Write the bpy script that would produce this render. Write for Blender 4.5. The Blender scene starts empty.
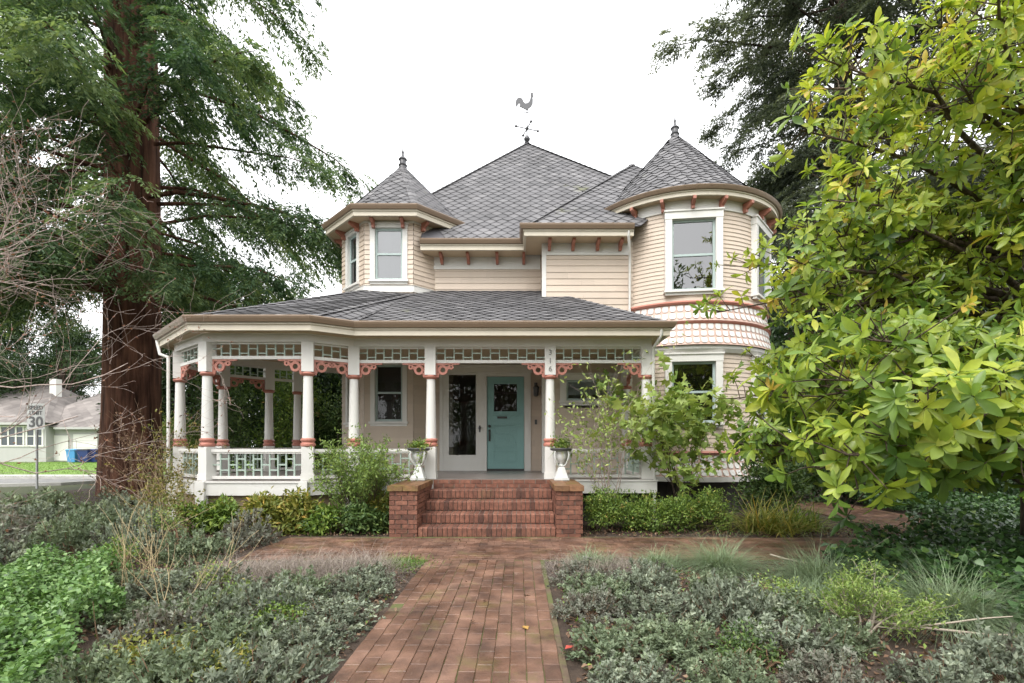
import bpy, math, random
import numpy as np
from mathutils import Vector, Matrix
R = math.radians
rnd = random.Random(7)
rng = np.random.default_rng(11)
scene = bpy.context.scene
COL = scene.collection
F = 490.0; VX = 519.0; VY = 444.0; EYE = 1.55
def X(px, Y): return (px - VX) * Y / F
def Z(py, Y): return EYE + (VY - py) * Y / F

# ------------------------------------------------------------------ materials
def new_mat(name):
    m = bpy.data.materials.new(name); m.use_nodes = True
    nt = m.node_tree; nt.nodes.clear()
    out = nt.nodes.new('ShaderNodeOutputMaterial')
    b = nt.nodes.new('ShaderNodeBsdfPrincipled')
    nt.links.new(b.outputs[0], out.inputs[0])
    return m, nt, b, out
def N(nt, t, **kw):
    n = nt.nodes.new(t)
    for k, v in kw.items():
        if k in n.inputs: n.inputs[k].default_value = v
        else: setattr(n, k, v)
    return n
def c4(c): return (c[0], c[1], c[2], 1)
def noise(nt, scale, detail=4, rough=.55, stretch=None):
    tc = N(nt, 'ShaderNodeTexCoord')
    n = N(nt, 'ShaderNodeTexNoise'); n.inputs['Scale'].default_value = scale
    n.inputs['Detail'].default_value = detail; n.inputs['Roughness'].default_value = rough
    if stretch:
        mp = N(nt, 'ShaderNodeMapping'); mp.inputs['Scale'].default_value = stretch
        nt.links.new(tc.outputs['Object'], mp.inputs[0]); nt.links.new(mp.outputs[0], n.inputs['Vector'])
    else: nt.links.new(tc.outputs['Object'], n.inputs['Vector'])
    return n
def ramp(nt, stops, fac=None):
    r = N(nt, 'ShaderNodeValToRGB'); e = r.color_ramp.elements
    while len(e) < len(stops): e.new(.5)
    for el, (p, c) in zip(e, stops):
        el.position = p; el.color = c4(c) if len(c) == 3 else c
    if fac is not None: nt.links.new(fac, r.inputs[0])
    return r
def mix(nt, a, b, fac, mode='MIX'):
    m = N(nt, 'ShaderNodeMix'); m.data_type = 'RGBA'; m.blend_type = mode
    for s, v in ((m.inputs[6], a), (m.inputs[7], b), (m.inputs[0], fac)):
        if hasattr(v, 'links') or isinstance(v, bpy.types.NodeSocket): nt.links.new(v, s)
        elif isinstance(v, (int, float)): s.default_value = v
        else: s.default_value = c4(v)
    return m.outputs[2]
def bump(nt, b, h, strength=.3, dist=.01):
    bp = N(nt, 'ShaderNodeBump'); bp.inputs['Strength'].default_value = strength
    bp.inputs['Distance'].default_value = dist
    nt.links.new(h, bp.inputs['Height']); nt.links.new(bp.outputs[0], b.inputs['Normal'])
def paint(name, col, rough=.5, dirt=.25, dirtcol=None, scale=3.0, metal=0):
    m, nt, b, o = new_mat(name)
    dc = dirtcol or tuple(x * .62 for x in col)
    n = noise(nt, scale, 8, .65, (1, 1, .35))
    r = ramp(nt, [(.45, (0, 0, 0)), (.8, (1, 1, 1))], n.outputs[0])
    mm = N(nt, 'ShaderNodeMath'); mm.operation = 'MULTIPLY'; mm.inputs[1].default_value = dirt
    nt.links.new(r.outputs[0], mm.inputs[0])
    at = N(nt, 'ShaderNodeAttribute'); at.attribute_name = 'tint'
    tr_ = ramp(nt, [(0, (.93,) * 3), (.5, (1, 1, 1)), (1, (1.05,) * 3)], at.outputs['Fac'])
    nt.links.new(mix(nt, mix(nt, col, dc, mm.outputs[0]), tr_.outputs[0], 1.0, 'MULTIPLY'), b.inputs['Base Color'])
    b.inputs['Roughness'].default_value = rough; b.inputs['Metallic'].default_value = metal
    n2 = noise(nt, 60, 3); bump(nt, b, n2.outputs[0], .12, .004)
    return m
def tinted(name, stops, rough=.7, nscale=8, namt=.35, moss=None, pale=None, mossamt=(.6, .75), bumps=.3, bscale=40, spec=.5, rough_var=None, mscale=1.2):
    """colour from the per-face 'tint' attribute, with weathering noise"""
    m, nt, b, o = new_mat(name)
    at = N(nt, 'ShaderNodeAttribute'); at.attribute_name = 'tint'
    r = ramp(nt, stops, at.outputs['Fac'])
    n = noise(nt, nscale, 6, .6)
    dk = ramp(nt, [(.3, (1 - namt,) * 3), (.7, (1 + namt * .4,) * 3)], n.outputs[0])
    c = mix(nt, r.outputs[0], dk.outputs[0], 1.0, 'MULTIPLY')
    if moss:
        n3 = noise(nt, mscale, 7, .7)
        mr = ramp(nt, [(mossamt[0], (0, 0, 0)), (mossamt[1], (1, 1, 1))], n3.outputs[0])
        c = mix(nt, c, moss, mr.outputs[0])
    if pale:
        n5 = noise(nt, 5.5, 8, .75, (1.6, .5, 1))
        pr = ramp(nt, [(.60, (0, 0, 0)), (.74, (.55,) * 3)], n5.outputs[0]); c = mix(nt, c, pale, pr.outputs[0])
        n6 = noise(nt, .8, 6, .6); sr = ramp(nt, [(.38, (.66, .62, .60)), (.6, (1.08,) * 3)], n6.outputs[0]); c = mix(nt, c, sr.outputs[0], 1.0, 'MULTIPLY')
    nt.links.new(c, b.inputs['Base Color'])
    b.inputs['Roughness'].default_value = rough
    b.inputs['Specular IOR Level'].default_value = spec
    if rough_var:
        n4 = noise(nt, 2.5, 4)
        rr = ramp(nt, [(.35, (rough_var[0],) * 3), (.65, (rough_var[1],) * 3)], n4.outputs[0])
        nt.links.new(rr.outputs[0], b.inputs['Roughness'])
    n2 = noise(nt, bscale, 4); bump(nt, b, n2.outputs[0], bumps, .006)
    return m
def leafmat(name, stops, rough=.45, trans=.3, spec=.4):
    m, nt, b, o = new_mat(name)
    at = N(nt, 'ShaderNodeAttribute'); at.attribute_name = 'tint'
    r = ramp(nt, stops, at.outputs['Fac'])
    n = noise(nt, 9, 3)
    dk = ramp(nt, [(.3, (.8,) * 3), (.7, (1.12,) * 3)], n.outputs[0])
    c = mix(nt, r.outputs[0], dk.outputs[0], 1.0, 'MULTIPLY')
    nt.links.new(c, b.inputs['Base Color'])
    b.inputs['Roughness'].default_value = rough; b.inputs['Specular IOR Level'].default_value = spec
    t = N(nt, 'ShaderNodeBsdfTranslucent')
    br = mix(nt, c, (1.0, 1.0, .55), 1.0, 'MULTIPLY')
    nt.links.new(br, t.inputs[0])
    ms = N(nt, 'ShaderNodeMixShader'); ms.inputs[0].default_value = trans
    nt.links.new(b.outputs[0], ms.inputs[1]); nt.links.new(t.outputs[0], ms.inputs[2])
    nt.links.new(ms.outputs[0], o.inputs[0])
    return m
M = {}
M['siding'] = paint('beige_siding', (.545, .45, .362), .55, .22)
M['white'] = paint('white_trim', (.655, .64, .605), .45, .35, (.50, .47, .41))
M['cream'] = paint('cream_trim', (.55, .495, .395), .5, .3)
M['ceiling'] = paint('tan_soffit', (.50, .39, .26), .6, .2)
M['gutter'] = paint('brown_gutter', (.205, .145, .098), .4, .4)
M['rose'] = paint('rose_trim', (.43, .175, .13), .5, .35)
M['rust'] = paint('rust_bracket', (.34, .135, .09), .5, .35)
M['lattice'] = paint('sage_lattice', (.35, .43, .37), .5, .35)
M['sash'] = paint('grey_green_sash', (.36, .44, .42), .45, .25)
M['teal'] = paint('teal_door', (.20, .37, .355), .42, .15)
M['porchfloor'] = paint('porch_floor_paint', (.20, .17, .155), .3, .4)
M['black'] = paint('dark_metal', (.035, .033, .03), .45, .3)
M['iron'] = paint('grey_iron', (.075, .075, .08), .4, .3)
M['base'] = paint('tan_foundation', (.34, .25, .17), .8, .5, scale=6)
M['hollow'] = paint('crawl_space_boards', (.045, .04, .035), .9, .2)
M['shingle'] = tinted('slate_shingles', [(0, (.10, .098, .102)), (.5, (.145, .141, .146)), (1, (.195, .189, .192))], .75, 1.1, .3, moss=(.15, .16, .05), mossamt=(.64, .80), mscale=.8)
M['roofbase'] = paint('roof_felt', (.10, .097, .105), .8, .3)
M['brick'] = tinted('red_brick', [(0, (.085, .035, .023)), (.5, (.19, .076, .047)), (1, (.27, .118, .075))], .75, 14, .5, moss=(.11, .095, .035), mossamt=(.62, .78), bumps=.5, mscale=2.4)
M['cap'] = tinted('mossy_brick_cap', [(0, (.17, .085, .038)), (1, (.27, .135, .065))], .55, 10, .5, moss=(.17, .13, .03), mossamt=(.5, .7), bumps=.5, mscale=3)
M['mortar'] = paint('mortar', (.20, .15, .12), .9, .5, scale=10)
M['paver'] = tinted('wet_path_brick', [(0, (.125, .066, .043)), (.5, (.185, .102, .068)), (.92, (.225, .13, .092)), (1, (.27, .18, .135))], .4, 3.2, .55, pale=(.36, .27, .215), moss=(.15, .115, .045), mossamt=(.55, .72), bumps=.6, bscale=55, rough_var=(.28, .62), mscale=2.0)
M['pavejoint'] = tinted('path_joint_sand', [(0, (.125, .085, .055)), (1, (.125, .085, .055))], .9, 12, .5, moss=(.09, .10, .03), mossamt=(.45, .55))
M['curtain'] = paint('grey_curtain', (.72, .75, .79), .8, .25)
M['dcurtain'] = paint('dark_curtain', (.10, .085, .08), .9, .3)
M['blind'] = paint('pale_blind', (.55, .56, .58), .8, .3)
M['urn'] = paint('weathered_urn', (.62, .63, .61), .6, .7, (.30, .30, .27), scale=9)
M['redwood'] = None
def glass(ior=2.7, nm='window_glass'):
    m, nt, b, o = new_mat(nm)
    nt.nodes.remove(b)
    tr = N(nt, 'ShaderNodeBsdfTransparent'); tr.inputs[0].default_value = (.72, .76, .76, 1)
    gl = N(nt, 'ShaderNodeBsdfGlossy'); gl.inputs['Roughness'].default_value = .01
    fr = N(nt, 'ShaderNodeFresnel'); fr.inputs[0].default_value = ior
    n = noise(nt, 1.4, 2); bp = N(nt, 'ShaderNodeBump'); bp.inputs['Strength'].default_value = .06; bp.inputs['Distance'].default_value = .02
    nt.links.new(n.outputs[0], bp.inputs['Height']); nt.links.new(bp.outputs[0], gl.inputs['Normal'])
    ms = N(nt, 'ShaderNodeMixShader')
    nt.links.new(fr.outputs[0], ms.inputs[0]); nt.links.new(tr.outputs[0], ms.inputs[1]); nt.links.new(gl.outputs[0], ms.inputs[2])
    nt.links.new(ms.outputs[0], o.inputs[0])
    return m
M['glass'] = glass(); M['glass2'] = glass(1.55, 'door_glass')
def barkmat(name, a, b_, sc=(14, 14, 1.2), strength=1.0, dist=.05):
    m, nt, b, o = new_mat(name)
    n = noise(nt, 1.0, 8, .6, sc)
    n2 = noise(nt, 1.3, 4)
    r = ramp(nt, [(.32, a), (.62, b_)], n.outputs[0])
    dk = ramp(nt, [(.3, (.65,) * 3), (.7, (1.2,) * 3)], n2.outputs[0])
    nt.links.new(mix(nt, r.outputs[0], dk.outputs[0], 1.0, 'MULTIPLY'), b.inputs['Base Color'])
    b.inputs['Roughness'].default_value = .95; b.inputs['Specular IOR Level'].default_value = .2
    bump(nt, b, n.outputs[0], strength, dist)
    return m
M['redwood'] = barkmat('redwood_bark', (.025, .012, .008), (.17, .082, .053), (7, 7, .55), 1.0, .12)
M['bark'] = barkmat('grey_brown_bark', (.05, .035, .025), (.15, .115, .085))
M['darkbark'] = barkmat('dark_bark', (.03, .022, .016), (.09, .065, .05))
M['twig'] = barkmat('pale_twig_bark', (.25, .185, .155), (.52, .42, .375), (30, 30, 30), .4, .004)
M['straw'] = paint('dry_straw', (.46, .36, .20), .8, .5, scale=8)
M['drybrown'] = paint('dry_brown_stem', (.24, .15, .09), .85, .5, scale=8)
M['driftwood'] = paint('weathered_branch', (.40, .34, .27), .85, .5, scale=8)
L = {}
L['redwood'] = leafmat('redwood_needles', [(0, (.036, .082, .038)), (.5, (.105, .18, .082)), (1, (.27, .345, .15))], .55, .45)
L['cedar'] = leafmat('grey_green_needles', [(0, (.032, .045, .033)), (.5, (.105, .13, .092)), (1, (.22, .25, .17))], .6, .38)
L['dark'] = leafmat('dark_evergreen_leaf', [(0, (.012, .028, .012)), (.5, (.034, .070, .023)), (1, (.10, .15, .048))], .5, .2)
L['mid'] = leafmat('mid_green_leaf', [(0, (.035, .075, .022)), (.5, (.09, .155, .042)), (1, (.19, .26, .075))], .5, .25)
L['yellow'] = leafmat('yellowing_leaf', [(0, (.08, .10, .025)), (.5, (.19, .19, .05)), (1, (.34, .27, .07))], .5, .3)
L['magnolia'] = leafmat('magnolia_leaf', [(0, (.06, .12, .028)), (.35, (.20, .32, .058)), (.7, (.45, .54, .080)), (.93, (.60, .61, .09)), (1, (.60, .44, .10))], .34, .46, .5)
L['grey'] = leafmat('grey_green_leaf', [(0, (.075, .062, .050)), (.25, (.13, .145, .105)), (.65, (.235, .275, .205)), (1, (.38, .42, .31))], .7, .2, .2)
L['grey2'] = leafmat('sage_leaf', [(0, (.085, .075, .05)), (.25, (.13, .16, .095)), (.65, (.22, .28, .175)), (1, (.37, .43, .28))], .65, .25, .2)
L['grey3'] = leafmat('mauve_grey_leaf', [(0, (.10, .075, .06)), (.35, (.165, .15, .12)), (.7, (.23, .25, .20)), (1, (.36, .37, .30))], .7, .2, .2)
L['purple'] = leafmat('purple_grey_wisp', [(0, (.15, .12, .105)), (.5, (.30, .25, .225)), (1, (.46, .42, .33))], .8, .2, .2)
L['cover'] = leafmat('bright_cover_leaf', [(0, (.045, .095, .028)), (.5, (.125, .24, .062)), (1, (.28, .42, .15))], .42, .22, .5)
L['ivy'] = leafmat('ivy_leaf', [(0, (.018, .045, .016)), (.5, (.055, .12, .036)), (.9, (.12, .23, .06)), (1, (.24, .34, .09))], .38, .15, .5)
L['azalea'] = leafmat('azalea_leaf', [(0, (.05, .10, .025)), (.5, (.155, .25, .045)), (.9, (.30, .38, .07)), (1, (.40, .30, .09))], .45, .25, .4)
L['gold'] = leafmat('golden_frond', [(0, (.09, .14, .025)), (.45, (.22, .25, .05)), (.8, (.38, .34, .08)), (1, (.56, .36, .08))], .5, .3)
L['pale'] = leafmat('pale_green_leaf', [(0, (.12, .20, .06)), (.5, (.27, .38, .10)), (1, (.46, .52, .18))], .5, .35)
L['fig'] = leafmat('lobed_leaf', [(0, (.09, .16, .04)), (.5, (.23, .34, .08)), (1, (.42, .48, .13))], .5, .35)
L['fescue'] = leafmat('blue_grass_blade', [(0, (.20, .18, .10)), (.4, (.20, .28, .16)), (1, (.36, .44, .27))], .6, .25, .3)
L['grass'] = leafmat('lawn_blade', [(0, (.06, .13, .02)), (.5, (.13, .24, .035)), (1, (.22, .33, .06))], .55, .3)
L['litter'] = leafmat('fallen_leaf_brown', [(0, (.06, .035, .02)), (.5, (.15, .085, .05)), (1, (.30, .20, .13))], .7, .1)
L['bud'] = leafmat('russet_bud', [(0, (.16, .06, .04)), (1, (.34, .17, .10))], .6, .2)

# ------------------------------------------------------------------ object helpers
def world_loc(o):
    v = Vector((0, 0, 0))
    while o is not None:
        v += o.location; o = o.parent
    return v
def props(o, label=None, cat=None, group=None, kind=None):
    if label: o['label'] = label
    if cat: o['category'] = cat
    if group: o['group'] = group
    if kind: o['kind'] = kind
    return o
def empty(name, loc, label=None, cat=None, group=None):
    o = bpy.data.objects.new(name, None); COL.objects.link(o); o.location = loc
    o.empty_display_size = .1
    return props(o, label, cat, group)
class MB:
    def __init__(s): s.v = []; s.f = []; s.mi = []; s.t = []
    def add(s, vs, fs, mi=0, t=.5):
        b = len(s.v); s.v += [tuple(v) for v in vs]
        for f in fs:
            s.f.append(tuple(i + b for i in f)); s.mi.append(mi); s.t.append(t)
    def hexa(s, c, mi=0, t=.5):   # 8 corners: bottom 4 then top 4
        s.add(c, [(3, 2, 1, 0), (4, 5, 6, 7), (0, 1, 5, 4), (1, 2, 6, 5), (2, 3, 7, 6), (3, 0, 4, 7)], mi, t)
    def box(s, x0, x1, y0, y1, z0, z1, mi=0, t=.5):
        s.hexa([(x0, y0, z0), (x1, y0, z0), (x1, y1, z0), (x0, y1, z0), (x0, y0, z1), (x1, y0, z1), (x1, y1, z1), (x0, y1, z1)], mi, t)
    def obox(s, O, u, u0, u1, n0, n1, z0, z1, mi=0, t=.5):
        """box in a wall frame: u = unit 2d along wall, outward normal = (u.y,-u.x)"""
        nx, ny = u[1], -u[0]
        def p(a, b, z): return (O[0] + u[0] * a + nx * b, O[1] + u[1] * a + ny * b, z)
        s.hexa([p(u0, n1, z0), p(u1, n1, z0), p(u1, n0, z0), p(u0, n0, z0), p(u0, n1, z1), p(u1, n1, z1), p(u1, n0, z1), p(u0, n0, z1)], mi, t)
    def tube(s, pts, rad, k=6, mi=0, t=.5, cap=True):
        pts = [Vector(p) for p in pts]; n = len(pts)
        rad = rad if hasattr(rad, '__len__') else [rad] * n
        b = len(s.v); prev = None
        for i in range(n):
            d = (pts[min(i + 1, n - 1)] - pts[max(i - 1, 0)])
            if d.length < 1e-9: d = Vector((0, 0, 1))
            d.normalize()
            a = prev if prev is not None else (Vector((0, 0, 1)) if abs(d.z) < .9 else Vector((1, 0, 0)))
            a = (a - d * a.dot(d))
            if a.length < 1e-6: a = d.orthogonal()
            a.normalize(); prev = a; c = d.cross(a)
            for j in range(k):
                q = 2 * math.pi * j / k
                s.v.append(tuple(pts[i] + (a * math.cos(q) + c * math.sin(q)) * rad[i]))
        for i in range(n - 1):
            for j in range(k):
                s.f.append((b + i * k + j, b + i * k + (j + 1) % k, b + (i + 1) * k + (j + 1) % k, b + (i + 1) * k + j)); s.mi.append(mi); s.t.append(t)
        if cap:
            s.f.append(tuple(b + j for j in reversed(range(k)))); s.mi.append(mi); s.t.append(t)
            s.f.append(tuple(b + (n - 1) * k + j for j in range(k))); s.mi.append(mi); s.t.append(t)
    def lathe(s, c, prof, k=16, mi=0, t=.5, sq=None):
        """prof: list of (r,z) bottom to top"""
        b = len(s.v)
        for r, z in prof:
            for j in range(k):
                q = 2 * math.pi * (j + .5) / k
                s.v.append((c[0] + r * math.cos(q), c[1] + r * math.sin(q), c[2] + z))
        for i in range(len(prof) - 1):
            for j in range(k):
                s.f.append((b + i * k + j, b + i * k + (j + 1) % k, b + (i + 1) * k + (j + 1) % k, b + (i + 1) * k + j)); s.mi.append(mi); s.t.append(t)
        s.f.append(tuple(b + j for j in reversed(range(k)))); s.mi.append(mi); s.t.append(t)
        s.f.append(tuple(b + (len(prof) - 1) * k + j for j in range(k))); s.mi.append(mi); s.t.append(t)
    def prism(s, poly, O, U, V, W, d, mi=0, t=.5):
        """extrude a 2d polygon (in axes U,V at O) by d along W"""
        O, U, V, W = map(Vector, (O, U, V, W)); n = len(poly)
        vs = [O + U * a + V * b for a, b in poly] + [O + U * a + V * b + W * d for a, b in poly]
        s.add(vs, [tuple(reversed(range(n))), tuple(range(n, 2 * n))] + [(i, (i + 1) % n, n + (i + 1) % n, n + i) for i in range(n)], mi, t)
    def slab(s, poly, z0, z1, mi=0, t=.5):
        s.prism(poly, (0, 0, z0), (1, 0, 0), (0, 1, 0), (0, 0, 1), z1 - z0, mi, t)
    def ring(s, O, U, V, W, r0, r1, d, k=14, mi=0):
        O, U, V, W = map(Vector, (O, U, V, W)); vs = []
        for rr, w in ((r0, 0), (r1, 0), (r1, d), (r0, d)):
            for j in range(k):
                q = 2 * math.pi * j / k
                vs.append(O + U * rr * math.cos(q) + V * rr * math.sin(q) + W * w)
        fs = []
        for a, b in ((0, 1), (1, 2), (2, 3), (3, 0)):
            for j in range(k): fs.append((a * k + j, a * k + (j + 1) % k, b * k + (j + 1) % k, b * k + j))
        s.add(vs, fs, mi)
    def sweep(s, path, prof, closed=False, z=0, mi=0, t=.5, loop=True):
        """sweep profile (off,z) along 2d path; outward is to the right of travel"""
        n = len(path); P = [Vector((p[0], p[1])) for p in path]; k = len(prof); b = len(s.v)
        zz = [(p[2] if len(p) > 2 else 0) for p in path]
        for i in range(n):
            ds = []
            if closed or i > 0: ds.append((P[i] - P[i - 1]).normalized())
            if closed or i < n - 1: ds.append((P[(i + 1) % n] - P[i]).normalized())
            ns = [Vector((d.y, -d.x)) for d in ds]
            m = ns[0] if len(ns) == 1 else (ns[0] + ns[1]).normalized()
            sc = 1.0 if len(ns) == 1 else 1 / max(.35, m.dot(ns[0]))
            for o, h in prof: s.v.append((P[i].x + m.x * o * sc, P[i].y + m.y * o * sc, z + zz[i] + h))
        for i in range(n if closed else n - 1):
            j = (i + 1) % n
            for a in range(k if loop else k - 1):
                c = (a + 1) % k
                s.f.append((b + i * k + a, b + j * k + a, b + j * k + c, b + i * k + c)); s.mi.append(mi); s.t.append(t)
        if loop and not closed:
            s.f.append(tuple(b + a for a in range(k))); s.mi.append(mi); s.t.append(t)
            s.f.append(tuple(b + (n - 1) * k + a for a in reversed(range(k)))); s.mi.append(mi); s.t.append(t)
    def build(s, name, mats, parent=None, smooth=False, origin=None, local=False):
        me = bpy.data.meshes.new(name)
        o = bpy.data.objects.new(name, me); COL.objects.link(o)
        off = Vector((0, 0, 0))
        if parent is not None:
            o.parent = parent
            if not local: off = world_loc(parent)
        elif origin is not None:
            off = Vector(origin) if not local else off; o.location = origin
        vs = [(v[0] - off.x, v[1] - off.y, v[2] - off.z) for v in s.v]
        me.from_pydata(vs, [], s.f)
        for m in (mats if isinstance(mats, (list, tuple)) else [mats]): me.materials.append(m)
        me.polygons.foreach_set('material_index', s.mi)
        if smooth: me.polygons.foreach_set('use_smooth', [True] * len(s.f))
        at = me.attributes.new('tint', 'FLOAT', 'FACE'); at.data.foreach_set('value', s.t)
        me.update()
        return o
def autosmooth(o, ang=40):
    me = o.data
    me.polygons.foreach_set('use_smooth', [True] * len(me.polygons))
    try: me.set_sharp_from_angle(angle=R(ang))
    except Exception: pass
    return o
def unit(a):
    return a / np.maximum(1e-9, np.linalg.norm(a, axis=-1, keepdims=True))
TEMPL = {
 'quad': ([(0, 0, 0), (.45, .5, .0), (1, 0, -.06), (.45, -.5, .0)], [(0, 1, 2, 3)]),
 'fold': ([(0, 0, 0), (.45, .5, .10), (1, 0, -.10), (.45, -.5, .10)], [(0, 1, 2), (0, 2, 3)]),
 'big': ([(0, 0, 0), (.36, 0, .0), (.74, 0, -.05), (1, 0, -.15), (.28, .30, .06), (.60, .5, .03), (.28, -.30, .06), (.60, -.5, .03), (.87, .27, -.07), (.87, -.27, -.07)],
         [(0, 4, 1), (1, 4, 5, 2), (2, 5, 8), (2, 8, 3), (0, 1, 6), (1, 2, 7, 6), (2, 9, 7), (2, 3, 9)]),
 'lobed': ([(0, 0, 0), (.15, .55, .02), (.42, .22, .05), (.66, .5, -.05), (.70, .16, .02), (1, 0, -.12), (.70, -.16, .02), (.66, -.5, -.05), (.42, -.22, .05), (.15, -.55, .02)],
           [(0, 1, 2), (0, 2, 8), (0, 8, 9), (2, 3, 4), (2, 4, 6, 8), (4, 5, 6), (6, 7, 8)]),
 'ivy': ([(0, 0, 0), (-.05, .45, .0), (.35, .5, .04), (1, 0, -.1), (.35, -.5, .04), (-.05, -.45, 0)], [(0, 1, 2), (0, 2, 3), (0, 3, 4), (0, 4, 5)]),
}
class VB:
    """bulk leaf builder"""
    def __init__(s): s.V = []; s.Lp = []; s.T = []; s.tint = []; s.n = 0
    def leaves(s, P, D, Nn, Ln, Wd, tint, kind='quad'):
        P = np.asarray(P, float); n = len(P)
        if n == 0: return
        D = unit(np.asarray(D, float)); S = unit(np.cross(D, Nn)); U = np.cross(S, D)
        Ln = np.broadcast_to(Ln, (n,))[:, None]; Wd = np.broadcast_to(Wd, (n,))[:, None]
        tv, tf = TEMPL[kind]; k = len(tv)
        vv = np.stack([P + D * Ln * a + S * Wd * c + U * Ln * u for a, c, u in tv], 1)
        s.V.append(vv.reshape(-1, 3))
        base = s.n + np.arange(n)[:, None] * k
        idx = np.concatenate([base + np.array(f)[None, :] for f in tf], 1)
        s.Lp.append(idx.reshape(-1))
        s.T.append(np.tile(np.array([len(f) for f in tf]), n))
        s.tint.append(np.repeat(np.clip(np.broadcast_to(tint, (n,)), 0, 1), len(tf)))
        s.n += n * k
    def blades(s, P, D, Ln, Wd, bend, tint, seg=3):
        """curved grass blades: start P, initial direction D, bending towards the ground"""
        P = np.asarray(P, float); n = len(P); D = unit(np.asarray(D, float))
        H = D.copy(); H[:, 2] = 0; H = unit(H + 1e-6); S = unit(np.cross(H, np.array([0, 0, 1.0])))
        Ln = np.broadcast_to(Ln, (n,))[:, None]; Wd = np.broadcast_to(Wd, (n,))[:, None]; bend = np.broadcast_to(bend, (n,))[:, None]
        rows = []
        for i in range(seg + 1):
            t = i / seg
            c = P + D * Ln * t + (H * .6 - np.array([0, 0, 1.0])) * bend * Ln * t * t
            w = Wd * (1 - t * .92)
            rows += [c - S * w * .5, c + S * w * .5]
        k = 2 * (seg + 1)
        s.V.append(np.stack(rows, 1).reshape(-1, 3))
        base = s.n + np.arange(n)[:, None] * k
        idx = np.concatenate([base + np.array([2 * i, 2 * i + 1, 2 * i + 3, 2 * i + 2])[None, :] for i in range(seg)], 1)
        s.Lp.append(idx.reshape(-1)); s.T.append(np.full(n * seg, 4)); s.tint.append(np.repeat(np.clip(np.broadcast_to(tint, (n,)), 0, 1), seg)); s.n += n * k
    def build(s, name, mat, parent=None, origin=None, smooth=True):
        V = np.concatenate(s.V); Lp = np.concatenate(s.Lp).astype(np.int32); T = np.concatenate(s.T).astype(np.int32); ti = np.concatenate(s.tint).astype(np.float32)
        me = bpy.data.meshes.new(name); o = bpy.data.objects.new(name, me); COL.objects.link(o)
        if parent is not None: o.parent = parent; off = np.array(world_loc(parent))
        elif origin is not None: o.location = origin; off = np.array(origin)
        else: off = np.zeros(3)
        V = (V - off).astype(np.float32)
        me.vertices.add(len(V)); me.vertices.foreach_set('co', V.ravel())
        me.loops.add(len(Lp)); me.loops.foreach_set('vertex_index', Lp)
        me.polygons.add(len(T)); st = np.concatenate([[0], np.cumsum(T)[:-1]]).astype(np.int32)
        me.polygons.foreach_set('loop_start', st)
        if smooth: me.polygons.foreach_set('use_smooth', np.ones(len(T), bool))
        me.update(calc_edges=True)
        at = me.attributes.new('tint', 'FLOAT', 'FACE'); at.data.foreach_set('value', ti)
        me.materials.append(mat); me.validate()
        return o
def rdir(n, up=0.0):
    d = rng.normal(size=(n, 3)); d = unit(d); d[:, 2] += up; return unit(d)

# ------------------------------------------------------------------ setting
def sheet(name, polys, z, mat, label=None):
    mb = MB()
    for p in polys: mb.add([(a, b, z) for a, b in p], [tuple(range(len(p)))])
    o = mb.build(name, mat); o['kind'] = 'structure'; return o
def groundmat(name, c1, c2, scale, rough=.95, c3=None):
    m, nt, b, o = new_mat(name)
    n = noise(nt, scale, 10, .7); r = ramp(nt, [(.35, c1), (.6, c2)] + ([(.75, c3)] if c3 else []), n.outputs[0])
    nt.links.new(r.outputs[0], b.inputs['Base Color']); b.inputs['Roughness'].default_value = rough
    n2 = noise(nt, scale * 9, 6, .7); bump(nt, b, n2.outputs[0], .8, .03); return m
sheet('ground', [[(-160, -120), (160, -120), (160, 220), (-160, 220)]], 0, groundmat('damp_earth_and_grass', (.04, .045, .02), (.07, .085, .03), .5))
# garden soil as a gently uneven sheet
mb = MB(); nx, ny = 70, 50
gx = np.linspace(-15, 15, nx); gy = np.linspace(-2, 17, ny)
hh = rng.normal(size=(nx, ny)) * .006
vs = [(gx[i], gy[j], .004 + abs(hh[i, j])) for i in range(nx) for j in range(ny)]
mb.add(vs, [(i * ny + j, (i + 1) * ny + j, (i + 1) * ny + j + 1, i * ny + j + 1) for i in range(nx - 1) for j in range(ny - 1)])
o = mb.build('garden_soil', groundmat('garden_soil', (.035, .022, .015), (.075, .05, .034), 6, .95, (.11, .08, .055)), smooth=True); o['kind'] = 'structure'
asph = groundmat('grey_road', (.17, .17, .165), (.24, .235, .225), 3, .8)
conc = groundmat('pale_pavement', (.34, .33, .31), (.44, .43, .40), 2, .85)
lawn = groundmat('lawn_green', (.09, .17, .025), (.17, .27, .045), 1.2)
sheet('road', [[(-90, 17.6), (-19.0, 17.6), (-17.2, 18.4), (-16.6, 19.6), (-17.2, 20.8), (-19, 21.6), (-90, 21.6)]], .012, asph)
mb = MB(); mb.sweep([(-90, 21.6), (-19, 21.6), (-17.2, 20.8), (-16.6, 19.6), (-17.2, 18.4), (-19.0, 17.6), (-90, 17.6)], [(-.12, 0), (-.12, .11), (.02, .12), (.02, 0)])
o = mb.build('kerb', conc); o['kind'] = 'structure'
sheet('pavement', [[(-90, 23.2), (-14, 23.2), (-14, 24.6), (-90, 24.6)]], .016, conc)
sheet('lawn', [[(-90, 22.0), (-10, 22.0), (-10, 44), (-90, 44)]], .008, lawn)
vb = VB(); n = 26000
Pp = np.stack([rng.uniform(-46, -20, n), rng.uniform(21.8, 41.5, n), np.full(n, .01)], 1)
Pp = Pp[~((Pp[:, 1] > 23.15) & (Pp[:, 1] < 24.65))]; n = len(Pp)
vb.blades(Pp, rdir(n, 1.6), rng.uniform(.05, .12, n), .02, .2, rng.uniform(0, 1, n), 2)
props(vb.build('lawn_grass', L['grass']), kind='stuff', label='bright mown lawn grass in front of the pale neighbouring house', cat='grass')

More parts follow.
